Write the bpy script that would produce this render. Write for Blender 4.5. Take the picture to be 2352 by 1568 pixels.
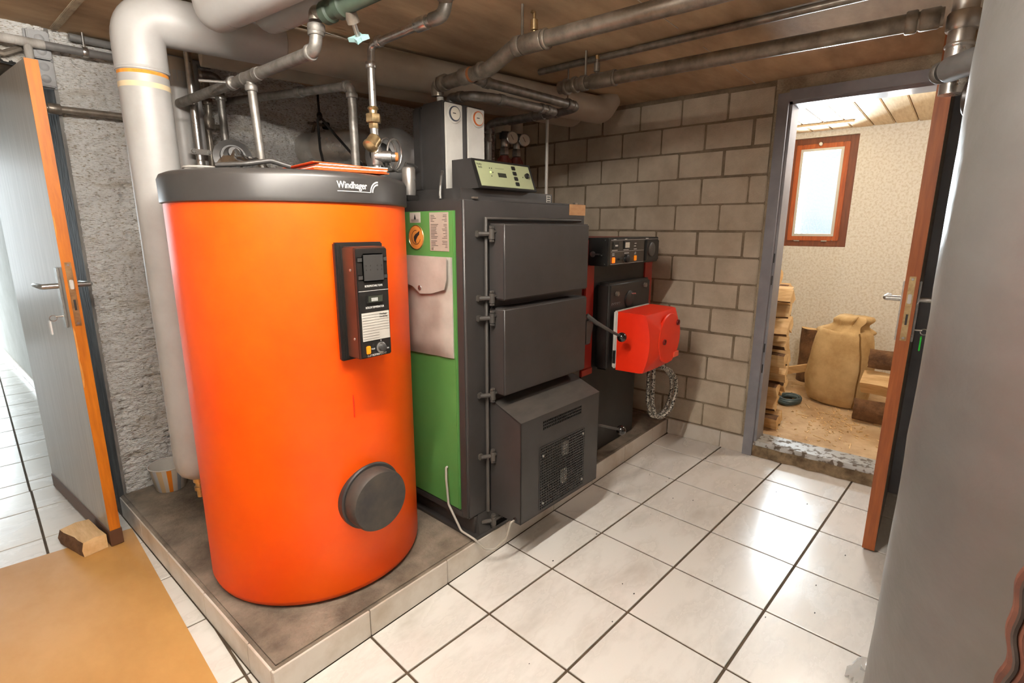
import bpy, bmesh, math, random
from mathutils import Vector, Matrix, noise
random.seed(7)
for o in list(bpy.data.objects): bpy.data.objects.remove(o, do_unlink=True)
SC = bpy.context.scene
C = SC.collection
PI = math.pi
V = Vector

# ------------------------------------------------------------------ camera, light, exposure
RIGHT = V((0.646866, -0.762602, 0.001677)); DOWN = V((-0.161902, -0.139479, -0.976900)); FWD = V((0.745220, 0.631652, -0.213692))
CAMPOS = V((-0.49506, -1.28854, 1.30382))
cd = bpy.data.cameras.new('camera'); cam = bpy.data.objects.new('camera', cd); C.objects.link(cam)
cd.sensor_width = 36.0; cd.lens = 1193.05 / 2352 * 36.0; cd.clip_start = 0.02
m = Matrix((RIGHT, -DOWN, -FWD)).transposed().to_4x4(); m.translation = CAMPOS
cam.matrix_world = m
SC.camera = cam
SC.view_settings.view_transform = 'Standard'; SC.view_settings.look = 'None'
SC.view_settings.gamma = 1.0; SC.view_settings.use_curve_mapping = False
SC.view_settings.exposure = 0.0

w = bpy.data.worlds.new('sky'); SC.world = w; w.use_nodes = True
bg = w.node_tree.nodes['Background']; bg.inputs[0].default_value = (0.62, 0.86, 1.0, 1); bg.inputs[1].default_value = 1.0

def area(name, loc, target, sx, sy, power, col):
    l = bpy.data.lights.new(name, 'AREA'); l.shape = 'RECTANGLE'; l.size = sx; l.size_y = sy; l.energy = power; l.color = col
    o = bpy.data.objects.new(name, l); C.objects.link(o); o.location = loc
    o.rotation_euler = (V(target) - V(loc)).to_track_quat('-Z', 'Y').to_euler()
    return o
STORE_W = 30.0
TUBE_L = 410.0
area('daylight_store_window', (4.95, -0.265, 1.46), (4.0, -0.36, 1.40), 0.32, 0.95, 250.0, (0.90, 0.97, 1.0))
area('daylight_hall', (-0.5, 8.6, 1.25), (-0.5, 2.0, 0.7), 1.0, 1.8, 130.0, (0.86, 0.95, 1.0))



# ------------------------------------------------------------------ helpers
def lin(c):
    return tuple(((x / 255) / 12.92 if x / 255 <= 0.04045 else ((x / 255 + 0.055) / 1.055) ** 2.4) for x in c)
MATS = {}
def mat(name, c, c2=None, rough=0.5, metal=0.0, scale=8.0, lo=0.35, hi=0.65, bump=0.0, bscale=60.0, stretch=(1, 1, 1), obj=False, coat=0.0,
        emis=None, es=0.0, spec=0.5, rvar=0.0, detail=6.0, trans=0.0, alpha=1.0, bdist=0.01):
    if name in MATS: return MATS[name]
    M = bpy.data.materials.new(name); M.use_nodes = True; nt = M.node_tree; N = nt.nodes; L = nt.links
    P = N['Principled BSDF']
    P.inputs['Base Color'].default_value = (*lin(c), 1)
    P.inputs['Roughness'].default_value = rough; P.inputs['Metallic'].default_value = metal
    P.inputs['Specular IOR Level'].default_value = spec
    P.inputs['Coat Weight'].default_value = coat
    P.inputs['Transmission Weight'].default_value = trans
    P.inputs['Alpha'].default_value = alpha
    if emis: P.inputs['Emission Color'].default_value = (*lin(emis), 1); P.inputs['Emission Strength'].default_value = es
    mp = N.new('ShaderNodeMapping'); mp.inputs['Scale'].default_value = stretch
    if obj:
        tc = N.new('ShaderNodeTexCoord'); oi = N.new('ShaderNodeObjectInfo'); ml = N.new('ShaderNodeVectorMath'); ml.operation = 'SCALE'
        ml.inputs[0].default_value = (7.3, 3.1, 5.7); L.new(oi.outputs['Random'], ml.inputs['Scale'])
        ad = N.new('ShaderNodeVectorMath'); ad.operation = 'ADD'; L.new(tc.outputs['Object'], ad.inputs[0]); L.new(ml.outputs[0], ad.inputs[1])
        L.new(ad.outputs[0], mp.inputs['Vector'])
    else:
        ge = N.new('ShaderNodeNewGeometry'); L.new(ge.outputs['Position'], mp.inputs['Vector'])
    if c2:
        nz = N.new('ShaderNodeTexNoise'); nz.inputs['Scale'].default_value = scale; nz.inputs['Detail'].default_value = detail
        nz.inputs['Roughness'].default_value = 0.62
        L.new(mp.outputs[0], nz.inputs['Vector'])
        mr = N.new('ShaderNodeMapRange'); mr.inputs[1].default_value = lo; mr.inputs[2].default_value = hi
        L.new(nz.outputs[0], mr.inputs[0])
        mx = N.new('ShaderNodeMix'); mx.data_type = 'RGBA'
        mx.inputs[6].default_value = (*lin(c), 1); mx.inputs[7].default_value = (*lin(c2), 1)
        L.new(mr.outputs[0], mx.inputs[0]); L.new(mx.outputs[2], P.inputs['Base Color'])
        if rvar:
            r2 = N.new('ShaderNodeMapRange'); r2.inputs[1].default_value = lo; r2.inputs[2].default_value = hi
            r2.inputs[3].default_value = rough; r2.inputs[4].default_value = rough + rvar
            L.new(nz.outputs[0], r2.inputs[0]); L.new(r2.outputs[0], P.inputs['Roughness'])
    if bump:
        n2 = N.new('ShaderNodeTexNoise'); n2.inputs['Scale'].default_value = bscale; n2.inputs['Detail'].default_value = 5
        L.new(mp.outputs[0], n2.inputs['Vector'])
        b = N.new('ShaderNodeBump'); b.inputs['Strength'].default_value = bump; b.inputs['Distance'].default_value = bdist
        L.new(n2.outputs[0], b.inputs['Height']); L.new(b.outputs[0], P.inputs['Normal'])
    MATS[name] = M
    return M

class G:
    """collects shapes, all given in world coordinates unless an M is set"""
    def __init__(s, M=None): s.bm = bmesh.new(); s.M = M
    def box(s, x0, x1, y0, y1, z0, z1, bev=0.0, seg=2):
        r = bmesh.ops.create_cube(s.bm, size=1.0)
        bmesh.ops.scale(s.bm, vec=(x1 - x0, y1 - y0, z1 - z0), verts=r['verts'])
        bmesh.ops.translate(s.bm, vec=((x0 + x1) / 2, (y0 + y1) / 2, (z0 + z1) / 2), verts=r['verts'])
        if bev > 0:
            es = list({e for v in r['verts'] for e in v.link_edges})
            bmesh.ops.bevel(s.bm, geom=es, offset=bev, segments=seg, affect='EDGES', clamp_overlap=True)
        return s
    def ring(s, c, a, b, n, ph=0.0):
        return [s.bm.verts.new(c + a * math.cos(2 * PI * i / n + ph) + b * math.sin(2 * PI * i / n + ph)) for i in range(n)]
    def bridge(s, r0, r1):
        n = len(r0)
        for i in range(n):
            try: s.bm.faces.new((r0[i], r0[(i + 1) % n], r1[(i + 1) % n], r1[i]))
            except ValueError: pass
    def lathe(s, o, ax, prof, n=28, cap0=True, cap1=True):
        o = V(o); ax = V(ax).normalized(); u = ax.orthogonal().normalized(); v = ax.cross(u)
        prev = None; first = None
        for r, h in prof:
            k = s.ring(o + ax * h, u * max(r, 1e-4), v * max(r, 1e-4), n)
            if prev: s.bridge(prev, k)
            else: first = k
            prev = k
        if cap0: s.bm.faces.new(list(reversed(first)))
        if cap1: s.bm.faces.new(prev)
        return s
    def cyl(s, p0, p1, r, r1=None, n=20):
        p0 = V(p0); p1 = V(p1); d = p1 - p0
        return s.lathe(p0, d, [(r, 0), (r if r1 is None else r1, d.length)], n)
    def tube(s, pts, r, n=12, fil=0.0, closed=False, cap=True, fs=6):
        pts = [V(p) for p in pts]
        if fil > 0:
            q = [pts[0]]
            for i in range(1, len(pts) - 1):
                a = pts[i - 1] - pts[i]; b = pts[i + 1] - pts[i]; la, lb = a.length, b.length; a.normalize(); b.normalize()
                ang = a.angle(b)
                if ang > PI - 0.02: q.append(pts[i]); continue
                t = min(fil / math.tan(ang / 2) if ang > .01 else fil, la * .49, lb * .49)
                A = pts[i] + a * t; Bp = pts[i] + b * t
                for k in range(fs + 1):
                    u = k / fs; q.append(A.lerp(pts[i], u).lerp(pts[i].lerp(Bp, u), u))
            q.append(pts[-1]); pts = q
        rs = r if isinstance(r, (list, tuple)) else [r] * len(pts)
        d = (pts[1] - pts[0]).normalized(); u = d.orthogonal().normalized(); prev = None; first = None
        for i, p in enumerate(pts):
            if i == 0: t = pts[1] - pts[0]
            elif i == len(pts) - 1: t = pts[-1] - pts[-2]
            else: t = (pts[i + 1] - pts[i]).normalized() + (pts[i] - pts[i - 1]).normalized()
            t.normalize(); u = (u - t * u.dot(t)).normalized(); v = t.cross(u)
            k = s.ring(p, u * rs[i], v * rs[i], n)
            if prev: s.bridge(prev, k)
            else: first = k
            prev = k
        if closed: s.bridge(prev, first)
        elif cap: s.bm.faces.new(list(reversed(first))); s.bm.faces.new(prev)
        return s
    def collar(s, p, d, r, l, n=20):
        p = V(p); d = V(d).normalized(); b = r * 0.12
        return s.lathe(p - d * (l / 2), d, [(r * .93, 0), (r, b), (r, l - b), (r * .93, l)], n)
    def poly(s, pts):
        return s.bm.faces.new([s.bm.verts.new(V(p)) for p in pts])
    def prism(s, pts, d):
        a = [s.bm.verts.new(V(p)) for p in pts]; b = [s.bm.verts.new(V(p) + V(d)) for p in pts]
        n = len(a); s.bm.faces.new(list(reversed(a))); s.bm.faces.new(b)
        for i in range(n): s.bm.faces.new((a[i], a[(i + 1) % n], b[(i + 1) % n], b[i]))
        return s
    def sphere(s, c, r, n=16, sc=(1, 1, 1)):
        k = bmesh.ops.create_uvsphere(s.bm, u_segments=n, v_segments=max(6, n // 2), radius=r)
        bmesh.ops.scale(s.bm, vec=sc, verts=k['verts']); bmesh.ops.translate(s.bm, vec=V(c), verts=k['verts'])
        return s
    def hexa(s, p, d, r, l): 
        p = V(p); d = V(d).normalized(); return s.lathe(p - d * l / 2, d, [(r * .92, 0), (r, l * .12), (r, l * .88), (r * .92, l)], 6)

WM = {}
def thing(name, label, cat, loc=(0, 0, 0), rz=0.0, group=None, kind=None):
    o = bpy.data.objects.new(name, None); C.objects.link(o); o.location = loc; o.rotation_euler = (0, 0, rz); o.empty_display_size = 0.05
    WM[o.name] = Matrix.Translation(V(loc)) @ Matrix.Rotation(rz, 4, 'Z')
    tag(o, label, cat, group, kind)
    return o
def tag(o, label=None, cat=None, group=None, kind=None):
    if label: o['label'] = label
    if cat: o['category'] = cat
    if group: o['group'] = group
    if kind: o['kind'] = kind
    return o
def obj(name, g, mt, parent=None, smooth=True, angle=38, base=True, label=None):
    bm = g.bm
    if g.M: bm.transform(g.M)
    loc = V((0, 0, 0)); W = Matrix.Identity(4)
    if parent is not None: W = WM[parent.name]; bm.transform(W.inverted())
    if base and bm.verts:
        xs = [v.co for v in bm.verts]
        loc = V(((min(c.x for c in xs) + max(c.x for c in xs)) / 2, (min(c.y for c in xs) + max(c.y for c in xs)) / 2, min(c.z for c in xs)))
        bmesh.ops.translate(bm, vec=-loc, verts=bm.verts)
    bmesh.ops.recalc_face_normals(bm, faces=bm.faces)
    me = bpy.data.meshes.new(name); bm.to_mesh(me); bm.free()
    for x in (mt if isinstance(mt, (list, tuple)) else [mt]): me.materials.append(x)
    if smooth:
        me.polygons.foreach_set('use_smooth', [True] * len(me.polygons))
        me.set_sharp_from_angle(angle=math.radians(angle))
    o = bpy.data.objects.new(name, me); C.objects.link(o); o.location = loc
    if parent is not None: o.parent = parent
    WM[o.name] = W @ Matrix.Translation(loc)
    if label: o['label'] = label
    return o
def solo(name, g, mt, label, cat, group=None, kind=None, **k):
    return tag(obj(name, g, mt, **k), label, cat, group, kind)
def struct(name, g, mt, parent=None, **k):
    o = obj(name, g, mt, parent, **k)
    if parent is None: o['kind'] = 'structure'
    return o
def inst(src, name, parent, M):
    """a copy of a piece that shares its mesh, M is its world matrix"""
    o = bpy.data.objects.new(name, src.data); C.objects.link(o); o.parent = parent
    L = WM[parent.name].inverted() @ M if parent is not None else M
    o.matrix_local = L; WM[o.name] = M
    return o
def text(s, size, M, mt, parent, name='lettering', ext=0.0004, align='LEFT', bend=None, sx=1.0, bold=0.0):
    cu = bpy.data.curves.new('t', 'FONT'); cu.body = s; cu.size = size; cu.extrude = ext; cu.align_x = align; cu.offset = bold
    to = bpy.data.objects.new('t', cu); C.objects.link(to); bpy.context.view_layer.update()
    me = to.to_mesh(); g = G(); g.bm.from_mesh(me); to.to_mesh_clear(); bpy.data.objects.remove(to); bpy.data.curves.remove(cu)
    if sx != 1: bmesh.ops.scale(g.bm, vec=(sx, 1, 1), verts=g.bm.verts)
    if bend: 
        for v in g.bm.verts: v.co = bend(v.co)
    else: g.bm.transform(M)
    return obj(name, g, mt, parent, smooth=False)
def FACE_Y(x, y, z): return Matrix.Translation((x, y, z)) @ Matrix.Rotation(PI / 2, 4, 'X')
def FACE_X(x, y, z): return Matrix.Translation((x, y, z)) @ Matrix.Rotation(-PI / 2, 4, 'Z') @ Matrix.Rotation(PI / 2, 4, 'X')

# ------------------------------------------------------------------ materials
m_tile = mat('glazed_floor_tile', (226, 222, 215), (196, 190, 181), rough=0.2, scale=3.2, lo=.46, hi=.72, stretch=(1, 2.2, 1), rvar=.22, bump=.02, bscale=90, detail=9)
m_facetile = mat('glazed_plinth_tile', (214, 206, 194), (176, 160, 138), rough=0.28, scale=4.5, lo=.45, hi=.8, rvar=.2, detail=9)
m_grout = mat('dirty_grout', (92, 78, 62), (70, 58, 44), rough=.95, scale=20)
m_concrete = mat('plinth_concrete', (140, 128, 112), (92, 82, 70), rough=.9, scale=7, lo=.36, hi=.66, bump=.5, bscale=70, detail=10)
m_ceil = mat('sooty_ceiling_concrete', (196, 168, 134), (150, 124, 96), rough=.9, scale=2.4, lo=.38, hi=.66, bump=.25, bscale=28, stretch=(.5, 1.6, 1), detail=8)
m_block = mat('cement_block', (212, 198, 176), (182, 167, 145), rough=.95, scale=5, lo=.35, hi=.7, bump=.45, bscale=160, detail=9)
m_mortar = mat('mortar', (150, 135, 113), (122, 108, 88), rough=1, scale=16, bump=.5, bscale=120)
m_lintel = mat('rough_lintel_plaster', (190, 174, 148), (158, 142, 120), rough=1, scale=9, bump=.8, bscale=110)
m_darkreveal = mat('dark_painted_reveal', (150, 147, 142), (96, 92, 88), rough=.75, scale=14, bump=.5, bscale=60, stretch=(1, 1, .3))
m_white_wall = mat('white_hall_plaster', (226, 226, 224), (212, 212, 208), rough=.9, scale=5)
m_frame = mat('grey_door_frame_paint', (146, 146, 152), (128, 128, 134), rough=.4, scale=6)
m_orange = mat('orange_jacket', (254, 94, 2), (249, 80, 2), rough=.42, scale=2.6, spec=.35, bump=.06, bscale=7, bdist=.02)
m_band = mat('black_plastic_band', (56, 54, 52), (48, 46, 45), rough=.38, scale=8)
m_black = mat('black_plastic', (24, 23, 22), (32, 30, 28), rough=.42, scale=14)
m_anth = mat('anthracite_boiler_paint', (60, 58, 57), (52, 49, 47), rough=.36, scale=4, bump=.03, bscale=300, rvar=.1)
m_anth2 = mat('dusty_anthracite_paint', (72, 67, 62), (58, 55, 52), rough=.45, scale=6, stretch=(1, 3, 1), rvar=.1)
m_green = mat('green_boiler_paint', (88, 142, 76), (78, 132, 68), rough=.38, scale=3)
m_iron = mat('dark_iron_pipe', (146, 137, 125), (112, 103, 92), rough=.33, metal=.55, scale=20, rvar=.15)
m_steel = mat('galvanised_steel', (150, 146, 140), (120, 116, 110), rough=.42, metal=.7, scale=26, rvar=.15)
m_chrome = mat('bright_zinc', (200, 198, 194), (170, 168, 164), rough=.27, metal=.95, scale=40, rvar=.1)
m_brass = mat('brass_fitting', (208, 184, 140), (168, 142, 102), rough=.32, metal=.9, scale=40)
m_pipewhite = mat('white_pvc_jacket', (166, 164, 161), (150, 147, 142), rough=.42, scale=5, lo=.4, hi=.75, bump=.06, bscale=9)
m_foam = mat('orange_foam', (226, 150, 58), (200, 124, 40), rough=.9, scale=60)
m_greyPVC = mat('grey_pipe_sleeve', (118, 116, 114), (104, 102, 100), rough=.5, scale=20)
m_wrap = mat('grey_wrapping_tape', (176, 172, 166), (140, 134, 126), rough=.7, scale=24, stretch=(1, .3, .3), bump=.4, bscale=60)
m_red = mat('red_boiler_enamel', (170, 40, 26), (152, 34, 22), rough=.4, scale=4)
m_burner = mat('red_orange_burner_cover', (244, 52, 20), (232, 44, 16), rough=.38, scale=5, spec=.4)
m_white = mat('white_plastic', (208, 204, 196), (196, 192, 184), rough=.45, scale=10)
m_panel = mat('pale_control_foil', (176, 182, 142), (166, 172, 134), rough=.4, scale=6)
m_label = mat('printed_label', (196, 192, 182), (184, 178, 168), rough=.5, scale=20)
m_ink = mat('dark_print', (40, 38, 36), rough=.6)
m_inkwhite = mat('white_print', (205, 203, 198), rough=.5)
m_amber = mat('amber_switch', (230, 140, 30), rough=.3, emis=(255, 140, 20), es=.25)
m_lit = mat('lit_amber_switch', (240, 110, 30), rough=.3, emis=(255, 110, 20), es=1.2)
m_led = mat('green_led', (200, 255, 90), emis=(190, 255, 80), es=6)
m_lcd = mat('lcd_glass', (58, 60, 52), rough=.15)
m_dial = mat('gauge_face', (214, 206, 190), rough=.4)
m_pouch = mat('grey_plastic_pouch', (176, 170, 160), (158, 151, 140), rough=.33, scale=9, bump=.12, bscale=14)
m_leather = None
def thin_glass(name, tint, k):
    M = bpy.data.materials.new(name); M.use_nodes = True; nt = M.node_tree; N = nt.nodes; L = nt.links; N.remove(N['Principled BSDF'])
    tr = N.new('ShaderNodeBsdfTransparent'); tr.inputs[0].default_value = (*tint, 1); gl = N.new('ShaderNodeBsdfGlossy'); gl.inputs['Roughness'].default_value = .08
    nz = N.new('ShaderNodeTexNoise'); nz.inputs['Scale'].default_value = 3.0; mr = N.new('ShaderNodeMapRange'); mr.inputs[3].default_value = k * .6; mr.inputs[4].default_value = k * 1.4
    mx = N.new('ShaderNodeMixShader'); L.new(nz.outputs[0], mr.inputs[0]); L.new(mr.outputs[0], mx.inputs[0]); L.new(tr.outputs[0], mx.inputs[1]); L.new(gl.outputs[0], mx.inputs[2]); L.new(mx.outputs[0], N['Material Output'].inputs[0])
    return M
m_glass = thin_glass('window_glass', (.95, .98, 1), .06)
m_fir = mat('varnished_window_wood', (196, 98, 34), (160, 74, 26), rough=.4, scale=10, stretch=(6, 6, .6))
m_doororange = mat('worn_orange_door_edge', (214, 124, 22), (182, 98, 16), rough=.45, scale=9, stretch=(5, 5, .5))
m_doorgrey = mat('grey_door_veneer', (166, 160, 152), (148, 141, 132), rough=.3, scale=8, stretch=(6, 6, .4))
m_doorbrown = mat('red_brown_door_veneer', (170, 94, 44), (138, 72, 34), rough=.38, scale=9, stretch=(7, 7, .5))
m_doordark = mat('dark_door_face', (58, 48, 42), (46, 38, 34), rough=.35, scale=9, stretch=(6, 6, .5))
m_kick = mat('brown_kick_strip', (92, 62, 44), rough=.5)
m_chip = mat('bare_chipped_wood', (226, 158, 80), (206, 138, 62), rough=.8, scale=20)
m_plank = mat('pine_ceiling_plank', (222, 198, 160), (198, 166, 120), rough=.55, scale=9, stretch=(.8, 8, 8), lo=.4, hi=.75)
m_storewall = mat('cream_store_plaster', (228, 222, 211), (212, 202, 185), rough=.95, scale=60, lo=.46, hi=.60, bump=.35, bscale=50, detail=9)
m_dirt = mat('dusty_earth_floor', (208, 178, 140), (170, 138, 100), rough=.95, scale=5, lo=.36, hi=.66, bump=.5, bscale=40, detail=10)
m_sill = mat('worn_grey_sill_paint', (160, 158, 152), (96, 84, 70), rough=.35, scale=22, lo=.5, hi=.56, rvar=.4)
m_sillside = mat('crumbling_sill_concrete', (156, 136, 106), (96, 80, 60), rough=.95, scale=16, bump=.8, bscale=50)
m_wood = mat('split_firewood', (226, 190, 138), (198, 156, 104), rough=.75, scale=10, stretch=(4, .6, 4), obj=True, bump=.3, bscale=24)
m_woodend = mat('firewood_end_grain', (238, 206, 154), (216, 178, 124), rough=.8, scale=18, obj=True)
m_bark = mat('firewood_bark', (124, 90, 60), (84, 58, 38), rough=.95, scale=16, obj=True, bump=.9, bscale=36)
m_burlap = mat('burlap', (208, 176, 126), (170, 136, 88), rough=.95, scale=5, lo=.4, hi=.68, bump=.35, bscale=260, detail=7)
m_seam = mat('sack_seam_thread', (120, 86, 40), rough=.9)
m_hose = mat('blue_grey_hose', (72, 92, 98), (58, 78, 84), rough=.4, scale=20)
m_lino = mat('ochre_lino_sheet', (202, 154, 88), (182, 134, 72), rough=.5, scale=3.2, lo=.38, hi=.68, stretch=(1, .6, 1), detail=9, rvar=.15)
m_silver = mat('silver_insulation_foil', (108, 106, 103), (96, 93, 89), rough=.40, metal=.45, scale=2.2, bump=.12, bscale=10, stretch=(1, 1, 1.6), bdist=.02)
m_zip = mat('brown_zip_tape', (104, 62, 46), (80, 46, 34), rough=.6, scale=30)
m_cable = mat('grey_cable', (168, 162, 150), rough=.5)
m_blackcable = mat('black_cable', (26, 25, 24), rough=.5)
m_braid = mat('braided_hose_sleeve', (186, 180, 168), (50, 46, 42), rough=.45, scale=120, lo=.48, hi=.56, metal=.4, detail=1)
m_paper = mat('white_paper', (232, 226, 214), rough=.8)
m_folder = mat('orange_folder_card', (240, 92, 26), (230, 80, 20), rough=.6, scale=10)
m_film = thin_glass('clear_plastic_film', (.72, .72, .71), .42)
m_galv = mat('stainless_flue', (222, 219, 214), (198, 193, 186), rough=.24, metal=.85, scale=9, rvar=.12)
m_ductgrey = mat('grey_flue_jacket', (166, 165, 163), (148, 146, 143), rough=.42, metal=.3, scale=6)
m_tag_green = mat('green_key_tag', (30, 190, 50), rough=.35)
m_tag_white = mat('white_key_tag', (222, 222, 220), rough=.4)
m_valvegreen = mat('green_valve_body', (64, 78, 64), (52, 64, 54), rough=.55, scale=20)
m_valveblue = mat('pale_blue_valve_handle', (132, 164, 164), rough=.5)
m_beige_dim = mat('beige_and_dimmed_white_insulation', (176, 164, 147), (160, 147, 130), rough=.5, scale=4)  # beige insulation, also the dimly lit look of the white ceiling main
m_pumpred = mat('rusty_red_pump', (112, 44, 30), (84, 32, 22), rough=.6, scale=20)
m_bucket = mat('striped_enamel_bucket', (206, 202, 194), rough=.35)
m_ball = mat('black_glossy_ball', (28, 24, 22), rough=.12, coat=.6)
m_boxgrey = mat('grey_junction_box', (160, 160, 160), (148, 148, 148), rough=.55, scale=20)

# ------------------------------------------------------------------ floors
ANG = math.radians(3.6); PITCH = 0.34
def grid(i, j, oy=0.0):
    gx, gy = i + 7.925, j - 0.540
    return ((gx * math.cos(ANG) + gy * math.sin(ANG)) * PITCH, (-gx * math.sin(ANG) + gy * math.cos(ANG)) * PITCH + oy)
def clip(poly, nx, ny, d):           # keep nx*x+ny*y<=d
    out = []
    for k in range(len(poly)):
        a, b = poly[k], poly[(k + 1) % len(poly)]
        da, db = nx * a[0] + ny * a[1] - d, nx * b[0] + ny * b[1] - d
        if da <= 0: out.append(a)
        if da * db < 0:
            t = da / (da - db); out.append((a[0] + (b[0] - a[0]) * t, a[1] + (b[1] - a[1]) * t))
    return out
def parea(p): return abs(sum(p[k][0] * p[(k + 1) % len(p)][1] - p[(k + 1) % len(p)][0] * p[k][1] for k in range(len(p)))) / 2
def tile_g(p):
    g = G(); ins = 0.0012; cx = sum(q[0] for q in p) / len(p); cy = sum(q[1] for q in p) / len(p)
    top = [(q[0] + (cx - q[0]) * .007, q[1] + (cy - q[1]) * .007, 0.0) for q in p]
    lo = [g.bm.verts.new((q[0], q[1], -0.006)) for q in p]; mid = [g.bm.verts.new((q[0], q[1], -0.0012)) for q in p]
    tp = [g.bm.verts.new(q) for q in top]; n = len(p)
    g.bm.faces.new(tp)
    for i in range(n):
        g.bm.faces.new((lo[i], lo[(i + 1) % n], mid[(i + 1) % n], mid[i])); g.bm.faces.new((mid[i], mid[(i + 1) % n], tp[(i + 1) % n], tp[i]))
    return g
floor = struct('floor', G().box(-1.9, 2.62, -2.4, 2.12, -0.16, -0.004), m_grout)
floor_hall = struct('floor_hall', G().box(-1.35, 0.24, 2.12, 9.0, -0.16, -0.004), m_grout)
GAP = 0.0042 / PITCH
full_tile = {}
def lay(parent, oy, region):
    for i in range(-20, 3):
        for j in range(-10, 26):
            p = [grid(i + a, j + b, oy) for a, b in ((GAP, GAP), (1 - GAP, GAP), (1 - GAP, 1 - GAP), (GAP, 1 - GAP))]
            for q in region(p):
                if len(q) < 3 or parea(q) < 0.00006: continue
                if parea(q) > 0.9995 * parea(p):
                    c = V((sum(a[0] for a in p) / 4, sum(a[1] for a in p) / 4, -0.006))
                    if parent.name not in full_tile: full_tile[parent.name] = obj('tile', tile_g(p), m_tile, parent, angle=20)
                    else: inst(full_tile[parent.name], 'tile', parent, Matrix.Translation((c.x, c.y, -0.006)))
                else: obj('tile', tile_g(q), m_tile, parent, angle=20)
def reg_room(p):
    p = clip(p, 1, 0, 2.594); p = clip(p, 0, -1, 1.75); p = clip(p, -1, 0, 1.0); p = clip(p, 0, 1, 2.118)
    if len(p) < 3: return []
    if max(q[1] for q in p) <= 0 or max(q[0] for q in p) <= 0: return [p]
    return [clip(p, 0, 1, -0.003), clip(clip(p, 1, 0, -0.003), 0, -1, 0.0)]
def reg_hall(p):
    p = clip(p, 1, 0, 0.088); p = clip(p, -1, 0, 1.1); p = clip(p, 0, -1, -2.126); p = clip(p, 0, 1, 6.8)
    return [p] if len(p) > 2 else []
lay(floor, 0.0, reg_room)
lay(floor_hall, 0.052, reg_hall)

# ------------------------------------------------------------------ back wall, rough cast
def rough_wall(name, x0, x1, z0, z1, y, mt, amp=0.015, step=0.0065):
    g = G(); nx = int((x1 - x0) / step); nz = int((z1 - z0) / step); rows = []
    for k in range(nz + 1):
        r = []
        for i in range(nx + 1):
            x = x0 + (x1 - x0) * i / nx; z = z0 + (z1 - z0) * k / nz
            h = noise.noise(V((x * 22, z * 46, 3))) * .55 + noise.noise(V((x * 64, z * 84, 9))) * .75 + noise.noise(V((x * 7, z * 24, 1))) * .45
            e = 1.0 if 0 < i < nx else 0.0
            r.append(g.bm.verts.new((x, y - amp * (h if h > -0.25 else -0.25 + (h + .25) * 2.2) * e, z)))
        rows.append(r)
    for k in range(nz):
        for i in range(nx): g.bm.faces.new((rows[k][i], rows[k][i + 1], rows[k + 1][i + 1], rows[k + 1][i]))
    return struct(name, g, mt, angle=80)
m_stucco = mat('white_roughcast', (240, 238, 234), (196, 184, 164), rough=.95, scale=7, lo=.52, hi=.78, stretch=(.8, 1, 2.2), bump=1.0, bdist=.02, bscale=95, detail=11)
nt = m_stucco.node_tree; N = nt.nodes; mx0 = next(n for n in N if n.bl_idname == 'ShaderNodeMix'); mp0 = next(n for n in N if n.bl_idname == 'ShaderNodeMapping')
nz = N.new('ShaderNodeTexNoise'); nz.inputs['Scale'].default_value = 88; nz.inputs['Detail'].default_value = 3; nt.links.new(mp0.outputs[0], nz.inputs['Vector'])
mr = N.new('ShaderNodeMapRange'); mr.inputs[1].default_value = .54; mr.inputs[2].default_value = .72; nt.links.new(nz.outputs[0], mr.inputs[0])
mx1 = N.new('ShaderNodeMix'); mx1.data_type = 'RGBA'; mx1.inputs[7].default_value = (*lin((164, 147, 122)), 1)
nt.links.new(mr.outputs[0], mx1.inputs[0]); nt.links.new(mx0.outputs[2], mx1.inputs[6]); nt.links.new(mx1.outputs[2], N['Principled BSDF'].inputs['Base Color'])
rough_wall('wall_back', 0.03, 2.6, 0.0, 2.05, 1.51, m_stucco)
struct('wall_back_core', G().box(0.03, 2.72, 1.56, 2.1, -0.1, 2.05), m_mortar)
struct('wall_return', G().box(0.022, 0.034, 1.508, 2.1, -0.004, 2.05), m_darkreveal)
rough_wall('wall_lintel', -1.9, 0.03, 1.90, 2.05, 1.51, m_stucco)
struct('wall_lintel_core', G().box(-1.9, 0.03, 1.56, 2.1, 1.90, 2.05), m_mortar)
struct('wall_hall_partition', G().box(-1.9, -1.05, 1.515, 2.12, -0.1, 1.90), m_white_wall)
struct('wall_hall_right', G().box(0.10, 0.24, 2.1, 9.0, -0.1, 2.3), m_white_wall)
struct('trim_2', G().box(-.135, -.095, 2.098, 2.15, 0, 1.9, .003), m_frame)
struct('wall_hall_left', G().box(-1.25, -1.10, 2.12, 9.0, -0.1, 2.3), m_white_wall)
struct('ceiling_hall', G().box(-1.25, 0.24, 2.1, 9.0, 2.2, 2.3), m_white_wall)
struct('baseboard_hall', G().box(0.088, 0.10, 2.14, 8.9, 0.0, 0.07, .002), m_facetile)
sw = thing('light_switch', 'white wall light switch in the hall behind the open grey door', 'switch', (0.098, 5.6, 1.1))
obj('plate', G().box(0.088, 0.0995, 5.55, 5.65, 1.1, 1.2, .002), m_white, sw); obj('rocker', G().box(0.084, 0.088, 5.57, 5.63, 1.12, 1.18, .001), m_white, sw)

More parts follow.
